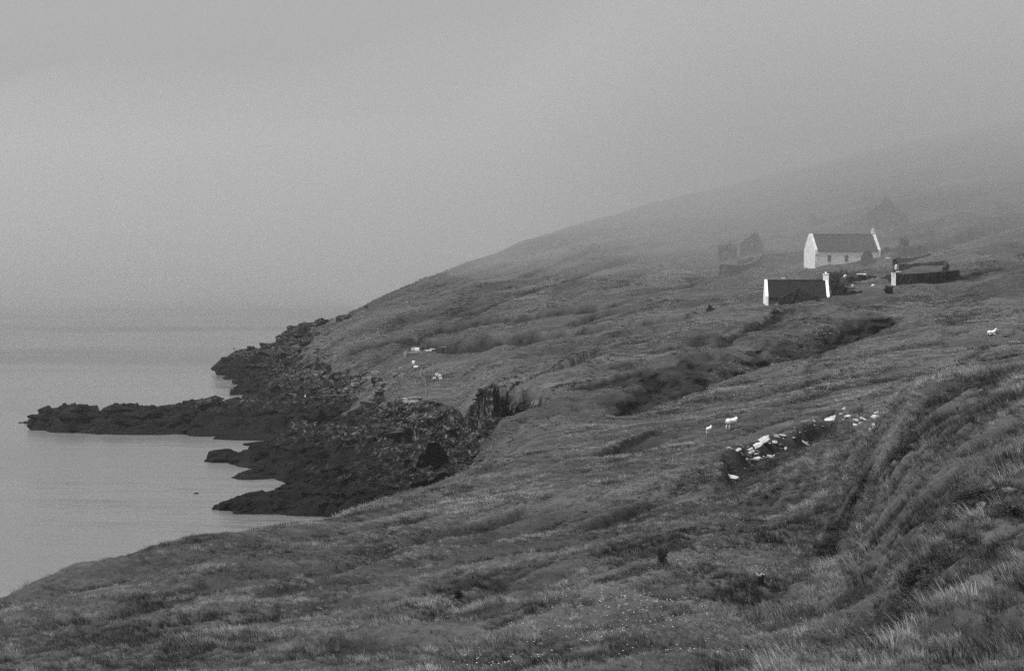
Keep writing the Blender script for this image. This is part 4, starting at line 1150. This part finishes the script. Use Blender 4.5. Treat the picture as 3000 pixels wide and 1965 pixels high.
def instancer(name, P, rot, sc, idx, kinds_objs, label, cat, pal=None):
    me_ = bpy.data.meshes.new(name); me_.vertices.add(len(P)); me_.vertices.foreach_set('co', P.astype(np.float32).ravel())
    add_attr(me_, 'rz', rot); add_attr(me_, 'sc', sc)
    if pal is not None: add_attr(me_, 'pale', pal)
    ai = me_.attributes.new('kind_index', 'INT', 'POINT'); ai.data.foreach_set('value', idx.astype(np.int32))
    o = obj(name, me_)
    c = bpy.data.collections.new(name + '_sources')
    for k in kinds_objs: c.objects.link(k)
    g = bpy.data.node_groups.new(name, 'GeometryNodeTree')
    g.interface.new_socket('Geometry', in_out='INPUT', socket_type='NodeSocketGeometry'); g.interface.new_socket('Geometry', in_out='OUTPUT', socket_type='NodeSocketGeometry')
    N = g.nodes.new; gi = N('NodeGroupInput'); go = N('NodeGroupOutput')
    ci = N('GeometryNodeCollectionInfo'); ci.inputs['Collection'].default_value = c
    ci.inputs['Separate Children'].default_value = True; ci.inputs['Reset Children'].default_value = True
    ip = N('GeometryNodeInstanceOnPoints'); ip.inputs['Pick Instance'].default_value = True
    def na(nm, ty):
        q = N('GeometryNodeInputNamedAttribute'); q.data_type = ty; q.inputs['Name'].default_value = nm; return q.outputs[0]
    cb = N('ShaderNodeCombineXYZ'); g.links.new(na('rz', 'FLOAT'), cb.inputs[2])
    g.links.new(gi.outputs[0], ip.inputs['Points']); g.links.new(ci.outputs[0], ip.inputs['Instance'])
    g.links.new(na('kind_index', 'INT'), ip.inputs['Instance Index']); g.links.new(cb.outputs[0], ip.inputs['Rotation']); g.links.new(na('sc', 'FLOAT'), ip.inputs['Scale'])
    g.links.new(ip.outputs[0], go.inputs[0])
    md = o.modifiers.new('scatter', 'NODES'); md.node_group = g
    return tag(o, label, cat, kind='stuff')
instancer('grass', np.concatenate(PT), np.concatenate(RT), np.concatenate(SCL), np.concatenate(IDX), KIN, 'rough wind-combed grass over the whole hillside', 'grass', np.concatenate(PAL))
# heather and coarse herbs on cut banks and gully sides, too many to count
hm = np.where((bankm > .22) & (rockm < .4) & (fin > 1) & (pxs[None, :] > 250) & (pxs[None, :] < 1090) & (GD > 90), cellA * np.clip(bankm * 1.6, 0, 1) * np.where(GD < 200, 4, 1.1), 0)
r = np.random.default_rng(77); cs = np.cumsum(hm.ravel()); nh = int(min(60000, cs[-1])); ix = np.searchsorted(cs, r.random(nh) * cs[-1])
i, j = np.unravel_index(np.minimum(ix, hm.size - 1), hm.shape)
HP = np.stack([GX[i, j] + r.normal(size=nh) * .25, GY[i, j] + r.normal(size=nh) * .3, fin[i, j] - .12], -1)
instancer('heather', HP, r.uniform(0, 6, nh), np.where(GD[i, j] < 200, r.uniform(.18, .42, nh), r.uniform(.4, 1.0, nh)), r.integers(0, 2, nh), [o.copy() for o in WEED], 'dark heather and coarse herbs on the cut banks and gully sides', 'heather')
# dark low weeds on the bank, in the trough and in the hollow
wp = []
def weeds(pix, spread, n, seed):
    r = np.random.default_rng(seed); q = [vis(a, b_, fin)[:2] for a, b_ in pix]
    for _ in range(n):
        k = r.integers(0, len(q) - 1); t_ = r.random()
        x = q[k][0] * (1 - t_) + q[k + 1][0] * t_ + r.normal() * spread; y = q[k][1] * (1 - t_) + q[k + 1][1] * t_ + r.normal() * spread
        wp.append((x, y, gz(x, y) - .05, r.uniform(.2, .5)))
weeds([(722, 494), (745, 476), (770, 466), (800, 452), (840, 434), (866, 436)], .9, 600, 1)
weeds([(745, 484), (770, 492), (800, 500), (780, 474)], 1.4, 380, 2)
weeds([(846, 514), (857, 500), (887, 470), (910, 436)], .4, 420, 3)
weeds([(843, 525), (820, 560), (790, 590)], .3, 150, 8)
weeds([(740, 300), (741, 301)], .1, 2, 9)
weeds([(900, 560), (930, 570), (905, 600), (880, 640)], .5, 160, 4)
weeds([(940, 520), (985, 505), (1015, 520)], .5, 160, 5)
weeds([(760, 645), (800, 650), (850, 660)], .4, 120, 6)
wp = np.array(wp)
instancer('weeds', wp[:, :3], rng.uniform(0, 6, len(wp)), wp[:, 3], rng.integers(0, 2, len(wp)), WEED, 'dark low broad-leaved weeds on the bank and in the hollows', 'weeds')
# daisies
def flower():
    b = bmesh.new(); n = 8
    c = b.verts.new((0, 0, 1.02)); ring = [b.verts.new((math.cos(6.283 * k / n) * .2, math.sin(6.283 * k / n) * .2, 1.0 + .03 * (k % 2))) for k in range(n)]
    for k in range(n): b.faces.new((ring[k], ring[(k + 1) % n], c))
    me_ = from_bm('flower', b); me_.materials.append(M['petal']); return me_
FL = [libobj(flower())]
fp = []
def flowers(pix, spread, n, seed):
    r = np.random.default_rng(seed); q = [vis(a, b_, fin)[:2] for a, b_ in pix]
    for _ in range(n):
        k = r.integers(0, len(q) - 1); t_ = r.random()
        x = q[k][0] * (1 - t_) + q[k + 1][0] * t_ + r.normal() * spread; y = q[k][1] * (1 - t_) + q[k + 1][1] * t_ + r.normal() * spread
        fp.append((x, y, gz(x, y) + .02, r.uniform(.055, .095)))
flowers([(560, 640), (600, 612), (660, 600), (620, 640)], 1.1, 210, 11)
flowers([(690, 500), (720, 515), (760, 540), (740, 570)], 1.6, 380, 12)
flowers([(640, 575), (690, 560), (720, 560)], 1.0, 90, 13)
flowers([(500, 655), (540, 665)], .7, 60, 14)
flowers([(685, 640), (700, 655)], .6, 50, 15)
flowers([(770, 620), (785, 640)], .4, 24, 16)
flowers([(735, 462), (760, 436), (800, 425), (840, 420)], .8, 120, 17)
fp = np.array(fp)
instancer('daisies', fp[:, :3], rng.uniform(0, 6, len(fp)), fp[:, 3], np.zeros(len(fp)), FL, 'tiny white daisies scattered through the short turf', 'flowers')
# single plants that stand out
def fern(name, px, py, h_, label, m_, seed, n=9):
    p = G(px, py); root = tag(empty(name, p), label, 'plant'); r = random.Random(seed)
    for k in range(n):
        a = 6.283 * k / n + r.uniform(-.3, .3); L_ = h_ * r.uniform(.7, 1.1); b = bmesh.new(); prev = None
        for s_i in range(6):
            f = s_i / 5; w_ = .13 * h_ * math.sin(math.pi * min(.97, f * .8 + .15)); rr_ = L_ * .75 * f; zz = L_ * (1.2 * f - .55 * f * f) + .1
            l_ = b.verts.new((rr_ * math.cos(a) - w_ * math.sin(a), rr_ * math.sin(a) + w_ * math.cos(a), zz)); q = b.verts.new((rr_ * math.cos(a) + w_ * math.sin(a), rr_ * math.sin(a) - w_ * math.cos(a), zz))
            if prev: b.faces.new((prev[0], prev[1], q, l_))
            prev = (l_, q)
        obj('leaf', from_bm('leaf', b), m_, root)
    return root
M['lightleaf'] = simple('pale_leaf', .16, .26, 5, .6)
fern('fern', 761, 583, .34, 'pale leafy plant in the trough between the slopes', M['lightleaf'], 1)
bush('dock_plant', 662, G(662, 567).y, 567, .34, .55, 'dark dock plant standing alone in the short turf', 21, None, .22)
bush('dock_plant', 458, G(458, 600).y, 600, .3, .35, 'dark tuft of dock beside the hollow in the left foreground', 22, None, .2)

# ------------------------------------------------------------------ air
def volume(name, dens, col=.84, g=.1):
    m_, t = mat(name)
    v = t.nodes.new('ShaderNodeVolumePrincipled')
    v.inputs['Density'].default_value = dens
    v.inputs['Color'].default_value = (col, col, col, 1)
    v.inputs['Anisotropy'].default_value = g
    o = t.nodes.new('ShaderNodeOutputMaterial')
    t.links.new(v.outputs[0], o.inputs['Volume'])
    return m_
bm = bmesh.new()
bmesh.ops.create_cube(bm, size=1)
bmesh.ops.transform(bm, matrix=Matrix.Translation((0, 4550, 114)) @ Matrix.Diagonal((15000, 9900, 254, 1)), verts=bm.verts)
tag(obj('haze', from_bm('haze', bm), volume('thin_sea_haze', HAZE)), 'thin pale sea haze over the whole bay', 'haze', kind='stuff')
# cloud lying on the hill and far out on the sea: closed bodies with a soft, wavy underside
def bank(name, dens, col, starts, lows, slopes, caps, taper, seed, label):
    bx = np.concatenate([np.linspace(-4000, -300, 14), np.linspace(-280, 420, 60), np.linspace(480, 4000, 12)])
    by = np.concatenate([np.linspace(0, 500, 46), np.linspace(520, 1000, 20), np.linspace(1100, 6000, 14)])
    BX, BYr = np.meshgrid(bx, by)
    start = np.interp(BX, *starts) + 30 * perlin(BX / 90, BX * 0 + .3, seed) + 14 * perlin(BX / 27, BX * 0 + .7, seed + 1)
    BY = start + BYr
    bot = np.interp(BX, *lows) + 32 - np.interp(BX, *slopes) * BY + 3.2 * perlin(BX / 60, BY / 70, seed + 2) + 1.8 * perlin(BX / 22, BY / 24, seed + 3)
    bot = np.maximum(bot, -9)
    top = np.maximum(bot, np.minimum(np.interp(BX, *caps), bot + np.interp(BX, *taper) * BYr)) + .02
    n_, c_ = BX.shape; o_ = n_ * c_
    co = np.concatenate([np.stack([BX, BY, bot], -1).reshape(-1, 3), np.stack([BX, BY, top], -1).reshape(-1, 3)])
    fs = []
    for i in range(n_ - 1):
        for j in range(c_ - 1):
            a = i * c_ + j
            fs.append((a, a + c_, a + c_ + 1, a + 1)); fs.append((a + o_, a + 1 + o_, a + c_ + 1 + o_, a + c_ + o_))
    for i in range(n_ - 1):
        for j, fl in ((0, 0), (c_ - 1, 1)):
            a = i * c_ + j; q = (a, a + o_, a + c_ + o_, a + c_); fs.append(q[::-1] if fl else q)
    for j in range(c_ - 1):
        for i, fl in ((0, 1), (n_ - 1, 0)):
            a = i * c_ + j; q = (a, a + o_, a + 1 + o_, a + 1); fs.append(q[::-1] if fl else q)
    me = bpy.data.meshes.new(name); me.from_pydata(co.tolist(), [], fs); me.update()
    return tag(obj(name, me, volume(name, dens, col)), label, 'fog', kind='stuff')
FC = .63
bank('fog_bank', BANK, FC, ([-400, 60, 100, 400], [372, 362, 350, 350]), ([-400, -60, -20, 10, 40, 60, 90, 140, 400], [24, 26, 28, 27, 22, 12, 12, 20, 40]), ([-400, -80, 0], [.058, .058, .08]),
     ([-4000, -60, 40, 4000], [85, 85, 100, 112]), ([-60, 0, 40], [.3, .5, 1.6]), 401, 'thin low cloud closing the sea horizon and the headland')
bank('fog_bank', BANK2, FC, ([-4000, -40, 0, 25, 45, 60, 100, 400], [2500, 900, 600, 450, 385, 362, 352, 350]), ([-400, 30, 60, 90, 140, 400], [30, 22, 12, 12, 20, 40]), ([-400, 0], [.08, .08]),
     ([-4000, 4000], [108, 108]), ([0, 40], [.5, 1.2]), 431, 'dense low cloud rolling down over the upper hillside and the ruins')

bank('sea_mist', .0013, FC, ([-4000, -300, -150, -90, 0, 4000], [420, 440, 520, 640, 900, 2500]), ([-4000, 4000], [-40, -40]), ([-4000, 4000], [0, 0]), ([-4000, 4000], [70, 70]), ([-4000, 4000], [.8, .8]), 461, 'thin mist lying on the open water to the left')
